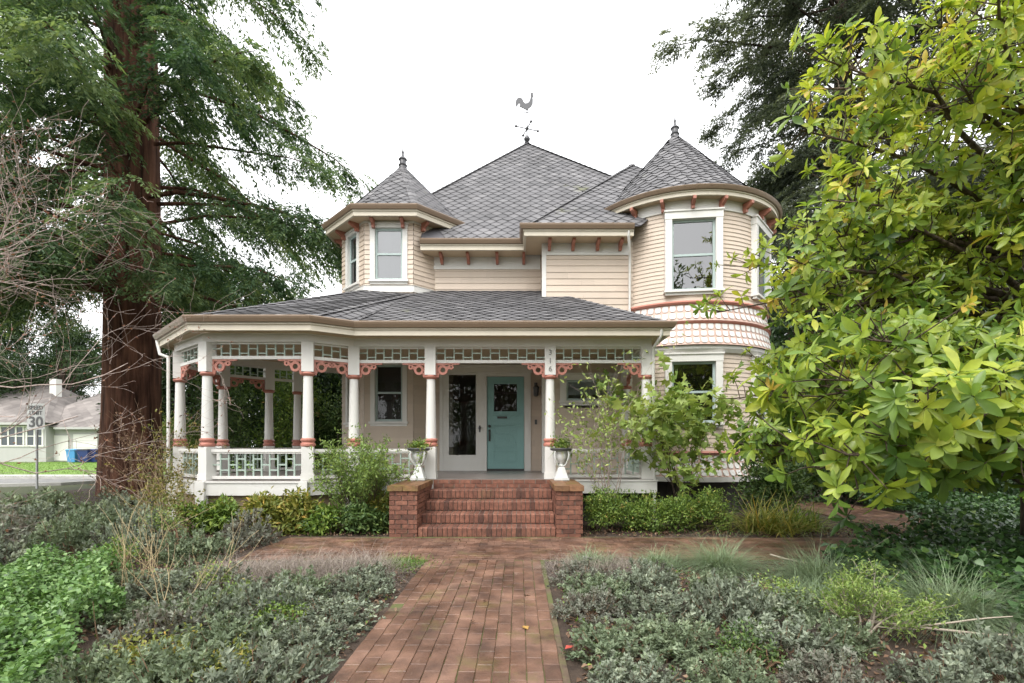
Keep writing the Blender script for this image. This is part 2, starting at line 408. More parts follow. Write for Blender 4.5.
# --- brick paths, laid brick by brick
def bricklay(mb, x0, x1, y0, y1, along, bw=.110, bl=.215, gap=.005, z=.03, clip=None):
    rows = int(round(((x1 - x0) if along == 'y' else (y1 - y0)) / (bw + gap)))
    for r in range(rows):
        s0 = (y0 if along == 'y' else x0); s1 = (y1 if along == 'y' else x1)
        a = s0 - (bl / 2 if r % 2 else 0)
        while a < s1:
            b0 = max(a, s0); b1 = min(a + bl, s1)
            if b1 - b0 > .03:
                w0 = (x0 if along == 'y' else y0) + r * (bw + gap); w1 = w0 + bw
                j = lambda: rnd.uniform(-.003, .003)
                dz = rnd.uniform(-.002, .002) + .004 * math.sin(w0 * 5.1 + b0 * 1.7) * math.sin(b0 * 2.3 + 1) - (.004 if rnd.random() < .04 else 0); t = min(1, max(0, rnd.gauss(.45, .17)))
                c = .004
                if along == 'y': q = [(w0, b0), (w1, b0), (w1, b1), (w0, b1)]
                else: q = [(b0, w0), (b1, w0), (b1, w1), (b0, w1)]
                cx = sum(p[0] for p in q) / 4; cy = sum(p[1] for p in q) / 4
                if not clip or clip(cx, cy):
                    ji = [(p[0] + j(), p[1] + j()) for p in q]
                    ins = [(p[0] + (c if p[0] < cx else -c), p[1] + (c if p[1] < cy else -c)) for p in ji]
                    zt = [z + dz + rnd.uniform(-.0015, .0015) for _ in q]
                    vs = [(p[0], p[1], 0) for p in ji] + [(p[0], p[1], zz - .0035) for p, zz in zip(ji, zt)] + [(p[0], p[1], zz) for p, zz in zip(ins, zt)]
                    fs = [(8, 9, 10, 11)] + [(k, (k + 1) % 4, 4 + (k + 1) % 4, 4 + k) for k in range(4)] + [(4 + k, 4 + (k + 1) % 4, 8 + (k + 1) % 4, 8 + k) for k in range(4)]
                    mb.add(vs, fs, 0, t)
            a += bl + .003
mb = MB()
bricklay(mb, -1.21, .335, 1.2, 6.44, 'y')
bricklay(mb, -3.75, 7.2, 6.46, 8.0, 'x', clip=lambda x, y: x < 3.4 or y > 6.46 + (x - 3.4) * .17)
bricklay(mb, 6.6, 8.3, 8.0, 13.5, 'y')
mb.box(-1.205, .33, 1.2, 6.44, .005, .021, 1); mb.box(-3.75, 3.4, 6.445, 8.07, .005, .0205, 1); mb.box(3.4, 7.2, 7.0, 8.0, .005, .0205, 1)
mb.box(6.6, 8.3, 8.0, 13.5, .005, .0205, 1)
o = mb.build('brick_path', [M['paver'], M['pavejoint']]); o['kind'] = 'structure'

# ------------------------------------------------------------------ the house
H = empty('victorian_house', (0, 12.5, 0), 'beige two storey Victorian house with two turrets and a wraparound porch', 'house')
TC = (-3.2, 13.5); TA = 1.45
def octo(a): 
    r = a / math.cos(R(22.5)); return [(TC[0] + r * math.cos(R(22.5 + 45 * k)), TC[1] + r * math.sin(R(22.5 + 45 * k))) for k in range(8)]
WC = (4.23, 13.3); WR = 2.2
def circ(r, k=64, c=WC): return [(c[0] + r * math.cos(2 * math.pi * i / k), c[1] + r * math.sin(2 * math.pi * i / k)) for i in range(k)]
YR = 12.5; YB = 11.7; XB = .573; ZF = .87
def clap(mb, p0, p1, z0, z1, pitch, holes=(), th=.02):
    p0 = Vector(p0); p1 = Vector(p1); d = (p1 - p0); Lw = d.length; u = d / Lw; nrm = Vector((u.y, -u.x))
    n = max(1, int(round((z1 - z0) / pitch))); h = (z1 - z0) / n
    for i in range(n):
        a = z0 + i * h; b = a + h; segs = [(0, Lw)]
        for (h0, h1, ha, hb) in holes:
            if a < hb - .01 and b > ha + .01:
                ns = []
                for s0, s1 in segs:
                    if h1 <= s0 or h0 >= s1: ns.append((s0, s1)); continue
                    if h0 > s0: ns.append((s0, h0))
                    if h1 < s1: ns.append((h1, s1))
                segs = ns
        for s0, s1 in segs:
            q0 = p0 + u * s0; q1 = p0 + u * s1
            o0 = q0 + nrm * th; o1 = q1 + nrm * th; m0 = q0 + nrm * .004; m1 = q1 + nrm * .004
            cuts = [0.0] + sorted(rnd.uniform(.1, .9) for _ in range(int((s1 - s0) / 2.2 + rnd.random()))) + [1.0]
            for ca, cb in zip(cuts, cuts[1:]):
                k0, k1 = m0.lerp(m1, ca), m0.lerp(m1, cb); j0, j1 = o0.lerp(o1, ca), o0.lerp(o1, cb); j0 = j0 + (j1 - j0).normalized() * (.002 if ca else 0)
                mb.add([(k0.x, k0.y, a), (k1.x, k1.y, a), (j1.x, j1.y, a), (j0.x, j0.y, a), (k1.x, k1.y, b), (k0.x, k0.y, b)], [(0, 1, 2, 3), (3, 2, 4, 5)], 0, rnd.random())
def dirn(ang): return (math.cos(R(ang)), math.sin(R(ang)))
def window(O, u, w, z0, z1, curtain=None, cas=.12, gm='glass', head=.14, rail=True, glassname='pane', proud=.035, name='window', label=None, curt_rng=None):
    """O: 2d centre on the wall plane, u along wall. A part with sash, pane, curtain as sub-parts"""
    h = w / 2; mb = MB()
    e = .003
    mb.obox(O, u, -h - cas, -h, -.14, proud, z0 - .02, z1); mb.obox(O, u, h, h + cas, -.14, proud, z0 - .02, z1)
    mb.obox(O, u, -h - cas - .01, h + cas + .01, -.14, proud + .008, z1, z1 + head)
    mb.obox(O, u, -h - cas - .03, h + cas + .03, -.02, proud + .035, z1 + head, z1 + head + .035)
    mb.obox(O, u, -h - cas - .03, h + cas + .03, -.14, proud + .05, z0 - .07, z0 - .02)
    mb.obox(O, u, -h - cas, h + cas, -.02, proud, z0 - .13, z0 - .07)
    wo = mb.build(name, M['white'], H)
    if label: wo['label'] = label
    s = .05; mb = MB(); zm = (z0 + z1) / 2
    zb = z0 - .02
    mb.obox(O, u, -h, -h + s, -.08, -.03, zb, z1); mb.obox(O, u, h - s, h, -.08, -.03, zb, z1)
    mb.obox(O, u, -h + s, h - s, -.08, -.03, zb, zb + s * 1.2); mb.obox(O, u, -h + s, h - s, -.08, -.03, z1 - s, z1)
    if rail: mb.obox(O, u, -h + s, h - s, -.075, -.028, zm - .025, zm + .025)
    mb.build('sash', M['sash'], wo)
    mb = MB(); nx_, ny_ = u[1], -u[0]
    def p(a, z, nn): return (O[0] + u[0] * a + nx_ * nn, O[1] + u[1] * a + ny_ * nn, z)
    mb.add([p(-h + s, zb + s, -.055), p(h - s, zb + s, -.055), p(h - s, z1 - s, -.055), p(-h + s, z1 - s, -.055)], [(0, 1, 2, 3)])
    mb.build('pane', M[gm], wo)
    if curtain:
        mb = MB(); k = 18; c0, c1 = curt_rng or (zb, z1)
        vs = []
        for i in range(k + 1):
            a = -h + .01 + (w - .02) * i / k; nn = -.15 - .02 * (i % 2)
            vs += [p(a, c0, nn), p(a, c1, nn)]
        mb.add(vs, [(2 * i, 2 * i + 2, 2 * i + 3, 2 * i + 1) for i in range(k)])
        mb.build('curtain', M[curtain], wo, smooth=True)
    return wo
# --- walls
mb = MB()
oc = octo(TA)    # vertex k at 22.5+45k ; face k between k and k+1 has normal 45(k+1)
def ocface(k): return oc[k % 8], oc[(k + 1) % 8]
fw_lo = (2.12, 3.50); fw_up = (5.60, 6.86)
for k in range(8):
    a, b = ocface(k); hs = []
    if k == 5: hs = [(.23, .97, *fw_lo), (.23, .97, *fw_up)]
    if k == 4: hs = [(.33, .87, *fw_lo), (.33, .87, *fw_up)]
    clap(mb, a, b, ZF, 7.16, .118, hs)
mb.build('turret_wall', M['siding'], H)
mb = MB()
clap(mb, (-2.3, YR), (XB, YR), ZF, 6.42, .155, [(.30, 2.55, ZF, 3.45)])
clap(mb, (XB, YR), (XB, YB), ZF, 6.42, .155)
clap(mb, (XB, YB), (2.85, YB), ZF, 6.42, .155, [(.51, 1.65, 2.52, 3.13)])
mb.build('wall', M['siding'], H); mb = MB()
clap(mb, (-4.0, 21.3), (-4.0, 13.5), .5, 6.42, .155); clap(mb, (6.1, 13.3), (6.1, 21.3), .5, 6.42, .155); clap(mb, (6.1, 21.3), (-4.0, 21.3), .5, 6.42, .155)
mb.build('rear_wall', M['siding'], H)
# round tower: clapboards with two window openings per storey
WA = [-97.0, -41.0]
def tower_clap(mb, z0, z1, pitch, holes):
    n = int(round((z1 - z0) / pitch)); h = (z1 - z0) / n; k = 120
    for i in range(n):
        a = z0 + i * h; b = a + h
        for j in range(k):
            q0 = 360 * j / k; q1 = 360 * (j + 1) / k; mid = (q0 + q1) / 2; skip = False
            for (qa, half, ha, hb) in holes:
                dlt = (mid - qa + 180) % 360 - 180
                if abs(dlt) < half and a < hb - .01 and b > ha + .01: skip = True
            if skip: continue
            (x0, y0), (x1, y1) = dirn(q0), dirn(q1); ro = WR + .018; ri = WR + .003
            mb.add([(WC[0] + x0 * ri, WC[1] + y0 * ri, a), (WC[0] + x1 * ri, WC[1] + y1 * ri, a), (WC[0] + x1 * ro, WC[1] + y1 * ro, a), (WC[0] + x0 * ro, WC[1] + y0 * ro, a),
                    (WC[0] + x1 * ri, WC[1] + y1 * ri, b), (WC[0] + x0 * ri, WC[1] + y0 * ri, b)], [(0, 1, 2, 3), (3, 2, 4, 5)])
mb = MB()
tw_up = (5.06, 6.66); tw_lo = (2.05, 3.42)
tower_clap(mb, 4.80, 6.85, .093, [(q, 13.4, *tw_up) for q in WA])
tower_clap(mb, 1.38, 3.70, .1, [(q, 13.4, *tw_lo) for q in WA])
autosmooth(mb.build('tower_wall', M['siding'], H), 20)
for q in WA:
    d = dirn(q); O = (WC[0] + d[0] * (WR - .025), WC[1] + d[1] * (WR - .025)); u = (-d[1], d[0])
    window(O, u, .96, *tw_up, curtain='dcurtain', cas=.15, head=.16, proud=.07)
    window(O, u, .96, *tw_lo, curtain='dcurtain', cas=.15, head=.16, proud=.07)
# turret windows
for k, w in ((5, .68), (4, .48)):
    a, b = Vector(ocface(k)[0]), Vector(ocface(k)[1]); c = (a + b) / 2; u = (b - a).normalized()
    window((c.x, c.y), (u.x, u.y), w, *fw_lo, curtain='dcurtain', cas=.11, gm='glass2')
    window((c.x, c.y), (u.x, u.y), w, *fw_up, curtain='curtain', cas=.12, head=.08)
# small bay window in the porch
window((XB + 1.08, YB), (1, 0), 1.05, 2.60, 3.08, curtain='blind', cas=.15, gm='glass2', head=.13, rail=False, curt_rng=(2.74, 3.08))
# corner boards, friezes, belt boards
mb = MB()
for z0, z1 in ((ZF, 3.9), (4.9, 6.42)):
    mb.box(XB - .025, XB + .075, YB - .026, YB + .1, z0, z1)
mb.build('corner_board', M['white'], H)
mb = MB()
mb.box(-2.25, XB - .03, YR - .028, YR - .002, 6.05, 6.40); mb.box(-2.25, XB - .03, YR - .04, YR - .002, 6.00, 6.05)
mb.box(XB + .08, 2.66, YB - .03, YB - .002, 6.10, 6.40); mb.box(XB + .08, 2.66, YB - .042, YB - .002, 6.05, 6.10)
mb.build('frieze_board', M['white'], H)
mb = MB(); mb.sweep(octo(TA), [(.002, 6.98), (.03, 6.98), (.03, 7.17), (.002, 7.17)], True)
mb.build('turret_trim', M['white'], H); mb = MB(); mb.sweep(octo(TA), [(.002, 5.28), (.035, 5.28), (.035, 5.42), (.05, 5.44), (.002, 5.46)], True)
mb.build('turret_trim', M['white'], H)
mb = MB(); cp = circ(WR, 96)
mb.sweep(cp, [(.0, 6.85), (.04, 6.85), (.04, 6.89), (.028, 6.90), (.028, 7.22), (0, 7.22)], True)
autosmooth(mb.build('tower_trim', M['white'], H), 30); mb = MB(); mb.sweep(cp, [(.02, 3.62), (.06, 3.62), (.12, 3.70), (.12, 3.78), (.02, 3.78)], True)
autosmooth(mb.build('tower_trim', M['white'], H), 30)
# patterned flared bands of cut shingles
def scale_band(name, z0, z1, r0, r1, rows, count=86):
    """rows of white cut shingles with rounded lower ends over rose backing"""
    mb = MB(); h = (z1 - z0) / rows
    def rr(z):
        t = max(0, min(1, (z - z0) / (z1 - z0))); return r0 + (r1 - r0) * (1 - (1 - t) ** 2)
    for i in range(rows):
        for j in range(count):
            q = 360 * j / count; wq = 180 / count * .76
            zt = z0 + (i + 1) * h - h * .10; zb = z0 + i * h + h * .08; pts = []
            for a, zz in ((-.8, zt), (.8, zt), (1, zt - h * .15), (1, zb + h * .25), (.6, zb + h * .04), (-.6, zb + h * .04), (-1, zb + h * .25), (-1, zt - h * .15)):
                d = dirn(q + a * wq); r_ = rr(zz) + .008 + .008 * (1 - (zz - zb) / (zt - zb))
                pts.append((WC[0] + d[0] * r_, WC[1] + d[1] * r_, zz))
            mb.add(pts, [tuple(range(8))], 0)
    mb.build(name, M['white'], H)
M['scale2'] = paint('rose_beige_shingle', (.58, .40, .33), .55, .25)
def scale_back(mb, z0, z1, r0, r1, k=96):
    prof = [((r0 + (r1 - r0) * (1 - (1 - t) ** 2)) - WR, z0 + (z1 - z0) * t) for t in [i / 6 for i in range(7)]]
    mb.sweep(circ(WR, k), prof, True, loop=False)
for q in ((3.78, 4.28, 2.38, 2.27), (4.33, 4.72, 2.32, 2.22), (.80, 1.32, 2.36, 2.22)):
    mb = MB(); scale_back(mb, *q); mb.build('band_backing', M['scale2'], H, smooth=True)
scale_band('scalloped_band', 3.80, 4.28, 2.38, 2.27, 3); scale_band('scalloped_band', 4.36, 4.72, 2.32, 2.22, 2); scale_band('scalloped_band', .82, 1.30, 2.36, 2.22, 3)
for z, r in ((4.28, .085), (4.73, .06), (1.32, .06)):
    mb = MB(); mb.sweep(circ(WR, 96), [(0, z - .01), (r, z - .01), (r + .03, z + .03), (r, z + .07), (0, z + .07)], True)
    autosmooth(mb.build('rose_moulding', M['rose'], H), 30)
mb = MB(); mb.sweep(circ(WR, 64), [(-.1, .70), (.20, .70), (.20, .81), (-.1, .81)], True); autosmooth(mb.build('water_table', M['white'], H), 30)
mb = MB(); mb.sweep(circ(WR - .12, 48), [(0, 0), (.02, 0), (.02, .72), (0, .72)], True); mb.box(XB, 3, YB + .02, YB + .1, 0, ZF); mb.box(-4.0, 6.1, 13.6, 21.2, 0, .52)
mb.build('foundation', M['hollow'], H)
# --- roofs
def clip2(poly, cl):
    out = poly
    n = len(cl)
    for i in range(n):
        ax, ay = cl[i]; bx, by = cl[(i + 1) % n]; inp = out; out = []
        if not inp: return []
        def side(p): return (bx - ax) * (p[1] - ay) - (by - ay) * (p[0] - ax)
        for j in range(len(inp)):
            p, q = inp[j], inp[(j + 1) % len(inp)]; sp, sq = side(p), side(q)
            if sp >= 0: out.append(p)
            if (sp >= 0) != (sq >= 0):
                t = sp / (sp - sq); out.append((p[0] + (q[0] - p[0]) * t, p[1] + (q[1] - p[1]) * t))
    return out
def tiles(mb, poly, w=.30, e=.165, lift=.02, ud=None):
    """hexagonal shingles over a convex roof polygon; poly[0]->poly[1] is the eave (counter-clockwise from above)"""
    P = [Vector(p) for p in poly]; u = (P[1] - P[0]).normalized() if ud is None else Vector(ud).normalized()
    nrm = Vector((0, 0, 0))
    for i in range(len(P)): nrm += P[i].cross(P[(i + 1) % len(P)])
    nrm.normalize()
    if nrm.z < 0: nrm = -nrm
    v = nrm.cross(u); O = P[0]
    p2 = [((p - O).dot(u), (p - O).dot(v)) for p in P]
    us = [p[0] for p in p2]; vs_ = [p[1] for p in p2]
    area = sum(p2[i][0] * p2[(i + 1) % len(p2)][1] - p2[(i + 1) % len(p2)][0] * p2[i][1] for i in range(len(p2)))
    if area < 0: p2 = p2[::-1]
    r = 0; y = 0
    while y < max(vs_):
        x = min(us) - w + (w / 2 if r % 2 else 0)
        while x < max(us) + w:
            hw = w / 2 * .965
            pl = [(x - hw, y + e * .45), (x, y - e * .42), (x + hw, y + e * .45), (x + hw, y + e * 1.3), (x - hw, y + e * 1.3)]
            c = clip2(pl, p2)
            if len(c) >= 3:
                t = min(1, max(0, rnd.gauss(.45, .2)))
                lf = lift * rnd.uniform(.8, 1.25)
                mb.add([O + u * a + v * b + nrm * (.006 + lf * max(0, 1 - (b - (y - e * .42)) / (e * 1.72))) for a, b in c], [tuple(range(len(c)))], 0, t)
            x += w
        y += e; r += 1
def roof_piece(name, polys, caps=(), w=.30, e=.165, uds=None):
    mb = MB()
    for i, p in enumerate(polys): mb.add(p, [tuple(range(len(p)))], 1, .4); tiles(mb, p, w, e, ud=(uds or {}).get(i))
    o = mb.build(name, [M['shingle'], M['roofbase']], H)
    if caps:
        for a, b in caps:
            mb = MB()
            a, b = Vector(a), Vector(b); n = max(2, int((b - a).length / .22)); d = (b - a).normalized(); s_ = d.cross(Vector((0, 0, 1))).normalized()
            for i in range(n):
                p = a.lerp(b, i / n); q = a.lerp(b, (i + 1.25) / n); t = rnd.random()
                up = Vector((0, 0, 1))
                mb.add([p - s_ * .10 + up * .005, p + up * .035, p + s_ * .10 + up * .005, q + s_ * .10 - up * .01, q + up * .018, q - s_ * .10 - up * .01], [(0, 1, 4, 5), (1, 2, 3, 4)], 0, t)
            mb.build('hip_cap', M['shingle'], o)
    return o
AP = (.275, 16.86, 11.9); m1 = 1.1
EZ = 6.50; EYF = 11.95
def front_z(y): return EZ + m1 * (y - EYF)
# main pyramid: front plane in two convex pieces (it starts behind the turret)
hl = lambda t: (-4.3 + (AP[0] + 4.3) * t, EYF + (AP[1] - EYF) * t, EZ + (AP[2] - EZ) * t)
hr = lambda t: (6.3 + (AP[0] - 6.3) * t, EYF + (AP[1] - EYF) * t, EZ + (AP[2] - EZ) * t)
T0 = .32
front = [(-2.42, EYF, EZ), (3.2, EYF, EZ), hr(.2), AP, hl(T0), (-2.42, hl(T0)[1] - .6, front_z(hl(T0)[1] - .6))]
roof_piece('main_roof', [front, [(6.3, 14.0, EZ), (6.3, 21.75, EZ), AP, hr(.2)], [(6.3, 21.75, EZ), (-4.3, 21.75, EZ), AP], [(-4.3, 21.75, EZ), (-4.3, hl(T0)[1], EZ), hl(T0), AP]],
           caps=[(hl(T0), AP), (hr(.2), AP), ((6.3, 21.75, EZ), AP), ((-4.3, 21.75, EZ), AP)])
# bay roof
BX0 = .137; BY0 = 11.2; BA = (3.32, 14.38, 9.74)
BZ = 6.53
roof_piece('bay_roof', [[(BX0, BY0, BZ), (2.78, BY0, BZ), (4.6, 13.1, 8.448), BA], [(BX0, 14.9, BZ), (BX0, BY0, BZ), BA, (3.32, 15.2, 9.74)], [(4.6, 13.1, 8.448), (4.6, 15.2, 8.448), (3.32, 15.2, 9.74), BA]],
           caps=[((BX0, BY0, BZ), BA), (BA, (3.32, 15.2, 9.74))])
# octagonal turret roof with slight bell-cast
def ring_pts(c, r, k, ph): return [(c[0] + r * math.cos(ph + 2 * math.pi * i / k), c[1] + r * math.sin(ph + 2 * math.pi * i / k)) for i in range(k)]
polys = []; caps = []
k = 8; e0 = ring_pts(TC, 1.96, k, R(22.5)); e1 = ring_pts(TC, 1.62, k, R(22.5)); apx = (TC[0], TC[1], 9.22)
for i in range(k):
    j = (i + 1) % k
    polys += [[(*e0[i], 7.22), (*e0[j], 7.22), (*e1[j], 7.53), (*e1[i], 7.53)], [(*e1[i], 7.53), (*e1[j], 7.53), apx]]
    caps += [((*e0[i], 7.22), (*e1[i], 7.53)), ((*e1[i], 7.53), (apx[0], apx[1], apx[2] - .02))]
roof_piece('turret_roof', polys, caps, .26, .15)
# conical tower roof: shingle rows ring by ring
mb = MB(); prof = [(2.50, 7.24), (2.24, 7.44), (1.9, 7.80), (0.02, 9.93)]
mb.lathe((WC[0], WC[1], 0), [(r, z - .02) for r, z in prof], 64, 1)
segs = []
for (r0, z0), (r1, z1) in zip(prof, prof[1:]): segs.append((r0, z0, r1, z1, math.hypot(r1 - r0, z1 - z0)))
tot = sum(s[4] for s in segs)
def cone_at(s):
    s = max(-.2, s)
    for r0, z0, r1, z1, l in segs:
        if s <= l or (r0, z0, r1, z1, l) == segs[-1]:
            t = min(1, s / l); return r0 + (r1 - r0) * t, z0 + (z1 - z0) * t
        s -= l
y = 0; row = 0; e = .165
while y < tot - .1:
    rc, zc = cone_at(y); n = max(6, int(2 * math.pi * rc / .28))
    for j in range(n):
        q = 360 * (j + .5 * (row % 2)) / n; hw = 180 / n * .965; pts = []
        for a, s in ((-1, .45), (0, -.42), (1, .45), (1, 1.3), (0, 1.3), (-1, 1.3)):
            r_, z_ = cone_at(y + s * e); d = dirn(q + a * hw); lf = .004 + .02 * max(0, 1 - (s + .42) / 1.72)
            r_ = r_ / math.cos(R(hw)) if a else r_
            pts.append((WC[0] + d[0] * (r_ + lf), WC[1] + d[1] * (r_ + lf), z_ + lf))
        mb.add(pts, [tuple(range(6))], 0, min(1, max(0, rnd.gauss(.45, .2))))
    y += e; row += 1
mb.build('tower_roof', [M['shingle'], M['roofbase']], H)
# --- eaves
def eave(path, z, closed=False, depth=.5, sm=False, hs=1.0):
    a = MB(); a.sweep(path, [(o_, h_ * hs) for o_, h_ in [(.0, 0), (.11, 0), (.125, -.02), (.115, -.055), (.085, -.115), (.0, -.125)]], closed, z)
    g = a.build('gutter', M['gutter'], H)
    a = MB(); a.sweep(path, [(o_, h_ * hs) for o_, h_ in [(-.03, -.115), (.045, -.115), (.045, -.15), (.02, -.16), (.02, -.255), (-.03, -.255)]], closed, z)
    f = a.build('fascia', M['cream'], H)
    a = MB(); a.sweep(path, [(o_, h_ * hs) for o_, h_ in [(-.03, -.225), (-.03, -.205), (-depth, -.205), (-depth, -.225)]], closed, z)
    s_ = a.build('soffit', M['ceiling'], H)
    if sm:
        for o in (g, f, s_): autosmooth(o, 35)
eave(octo(1.80), 7.25, True, .42)
eave(circ(2.45, 96), 7.27, True, .30, sm=True, hs=.8)
eave([(-2.40, EYF), (BX0 - .02, EYF)], EZ + .03, False, .55)
eave([(BX0, 12.4), (BX0, BY0), (2.62, BY0)], BZ + .03, False, .5)
eave([(-4.3, 21.75), (-4.3, 14.6)], EZ + .03, False, .3)
# rose brackets below the eaves
def eave_bracket(O, d, z, ln=.26, drop=.21):
    mb = MB(); u = (-d[1], d[0])
    prof = [(0, 0), (ln, 0), (ln, -.07), (ln * .72, -.11), (ln * .38, -.15), (.10, -drop), (0, -drop)]
    mb.prism(prof, (O[0] - u[0] * .035, O[1] - u[1] * .035, z), (d[0], d[1], 0), (0, 0, 1), (u[0], u[1], 0), .07)
    mb.build('eave_bracket', M['rust'], H)
for i in range(22):
    q = -200 + 360 / 22 * i + 4; d = dirn(q)
    if -215 < q < 45: eave_bracket((WC[0] + d[0] * (WR + .03), WC[1] + d[1] * (WR + .03)), d, 7.06)
for k in range(8):
    a, b = Vector(ocface(k)[0]), Vector(ocface(k)[1]); u = (b - a).normalized(); d = (u.y, -u.x)
    if k in (0, 1): continue
    for t in (.2, .8):
        p = a.lerp(b, t); eave_bracket((p.x + d[0] * .03, p.y + d[1] * .03), d, 7.04)
for x in (-1.95, -1.28, -.55, .12): eave_bracket((x, YR - .03), (0, -1), 6.32, .36, .21)
for x in (.72, 1.28, 1.86, 2.4): eave_bracket((x, YB - .03), (0, -1), 6.35, .32, .21)
# finials
def finial(c, z, h):
    mb = MB(); mb.lathe((c[0], c[1], z), [(.13, -.12), (.10, .02), (.125, .05), (.09, .08), (.09, .19), (.12, .21), (.10, .24), (.04, .30), (.028, .38), (.04, .41), (.016, .47), (.006, h)], 12)
    autosmooth(mb.build('finial', M['iron'], H), 50)
finial(TC, 9.17, .78); finial(WC, 9.90, .88)
# weathervane
wv = MB(); wv.lathe((AP[0], AP[1], AP[2]), [(.16, -.12), (.05, .03), (.025, .05), (.10, .10), (.11, .15), (.08, .21), (.024, .26), (.02, 1.2)], 12)
wvo = autosmooth(wv.build('weathervane', M['iron'], H), 50)
mb = MB(); zc = AP[2] + .50
for dx, dy in ((1, .35), (-.35, 1)):
    l = math.hypot(dx, dy); ux, uy = dx / l * .40, dy / l * .40
    mb.tube([(AP[0] - ux, AP[1] - uy, zc), (AP[0] + ux, AP[1] + uy, zc)], .018, 6)
    for s in (-1, 1): mb.lathe((AP[0] + s * ux, AP[1] + s * uy, zc - .04), [(.01, 0), (.045, .02), (.045, .06), (.01, .08)], 8)
mb.lathe((AP[0], AP[1], zc - .05), [(.01, 0), (.06, .03), (.06, .08), (.01, .11)], 10)
mb.build('compass_arm', M['iron'], wvo)
roo = [(-.02, 0), (.04, 0), (.06, .06), (.14, .12), (.20, .22), (.205, .34), (.19, .44), (.23, .47), (.21, .50), (.215, .57), (.17, .60), (.12, .57), (.115, .50), (.12, .42), (.09, .31), (.03, .24), (-.05, .22), (-.11, .27), (-.16, .38), (-.24, .43), (-.33, .40), (-.385, .31), (-.40, .20), (-.37, .13), (-.33, .12), (-.31, .20), (-.27, .24), (-.24, .20), (-.25, .12), (-.20, .10), (-.12, .06), (-.06, .03)]
mb = MB(); mb.prism(roo, (AP[0], AP[1] - .02, AP[2] + 1.14), (1, 0, 0), (0, 0, 1), (0, 1, 0), .04)
mb.build('rooster', M['iron'], wvo)
mb = MB(); mb.tube([(AP[0] - .12, AP[1], AP[2] + 1.06), (AP[0] + .12, AP[1], AP[2] + 1.06)], .012, 6); mb.build('pointer_bar', M['iron'], wvo)

# ------------------------------------------------------------------ porch
PY = 9.65
PO = [(-1.733, PY), (.61, PY), (2.50, PY)]
PV = [(-3.25, PY), (-3.96, 9.2), (-5.85, 9.2), (-7.02, 10.15), (-6.95, 11.5), (-6.25, 12.25), (-5.72, 12.65)]
ZB0, ZB1 = 3.45, 3.64        # beam
floorp = [(2.62, 9.5), (2.62, 11.68), (XB + .02, 11.68), (XB + .02, YR - .02), (-2.2, YR - .02), (-2.62, 12.03), (-3.8, 12.03), (-4.67, 12.9), (-4.67, 13.6), (-5.75, 12.85), (-6.36, 12.36), (-7.07, 11.58), (-7.16, 10.1), (-5.90, 9.06), (-3.92, 9.06), (-3.22, 9.5)]
mb = MB(); mb.slab(floorp[::-1], .80, ZF); mb.build('porch_floor', M['porchfloor'], H)
skirt = [(-5.72, 12.80), (-6.33, 12.32), (-7.04, 11.56), (-7.13, 10.11), (-5.89, 9.09), (-3.93, 9.09), (-3.23, 9.52), (-1.67, 9.52)]
skirt_r = [(.61, 9.52), (2.60, 9.52), (2.60, 11.6)]
for s in (skirt, skirt_r):
    mb = MB(); mb.sweep(s, [(.03, .60), (.065, .60), (.065, .82), (.085, .83), (.085, .862), (.03, .862)])
    mb.build('porch_skirt', M['white'], H)
for p in PV[:4] + PO[:1]:
    mb = MB(); mb.box(p[0] - .08, p[0] + .08, p[1] - .235, p[1] - .10, 0, .858); mb.build('pilaster', M['white'], H)
mb = MB(); mb.sweep(skirt, [(-.12, 0), (-.06, 0), (-.06, .60), (-.12, .60)]); mb.build('porch_foundation', M['base'], H)
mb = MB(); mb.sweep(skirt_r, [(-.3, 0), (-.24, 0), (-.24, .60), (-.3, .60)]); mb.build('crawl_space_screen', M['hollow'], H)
# posts
def post(x, y, rot):
    mb = MB(); s = .105
    mb.box(-s, s, -s, s, 2.90, ZB0); mb.box(-s, s, -s, s, ZF, 1.50)
    mb.box(-s - .012, s + .012, -s - .012, s + .012, ZF, ZF + .12)
    mb.lathe((0, 0, 0), [(.105, 1.66), (.102, 1.72), (.100, 1.9), (.088, 2.5), (.082, 2.84)], 16)
    o = mb.build('porch_post', M['white'], H, local=True); o.location = Vector((x, y, 0)) - H.location; o.rotation_euler.z = rot
    autosmooth(o, 35)
    mb = MB(); mb.lathe((0, 0, 0), [(.118, 1.50), (.135, 1.52), (.135, 1.55), (.112, 1.575), (.112, 1.595), (.132, 1.615), (.132, 1.64), (.108, 1.66)], 16)
    r = mb.build('turned_ring', M['rose'], o, local=True); autosmooth(r, 35)
    mb = MB(); mb.lathe((0, 0, 0), [(.085, 2.82), (.115, 2.84), (.128, 2.865), (.115, 2.89), (.10, 2.90)], 16)
    r = mb.build('turned_ring', M['rose'], o, local=True); autosmooth(r, 35)
    return o
def ang(a, b): return math.atan2(b[1] - a[1], b[0] - a[0])
posts = {}
for p in PO: posts[p] = post(p[0], p[1], 0)
for i, p in enumerate(PV):
    a = PV[i - 1] if i else PO[0]; b = PV[i + 1] if i < len(PV) - 1 else (-4.65, 13.3)
    posts[p] = post(p[0], p[1], (ang(b, p) + ang(p, a)) / 2 if i else R(16))
post(2.50, 11.42, 0)
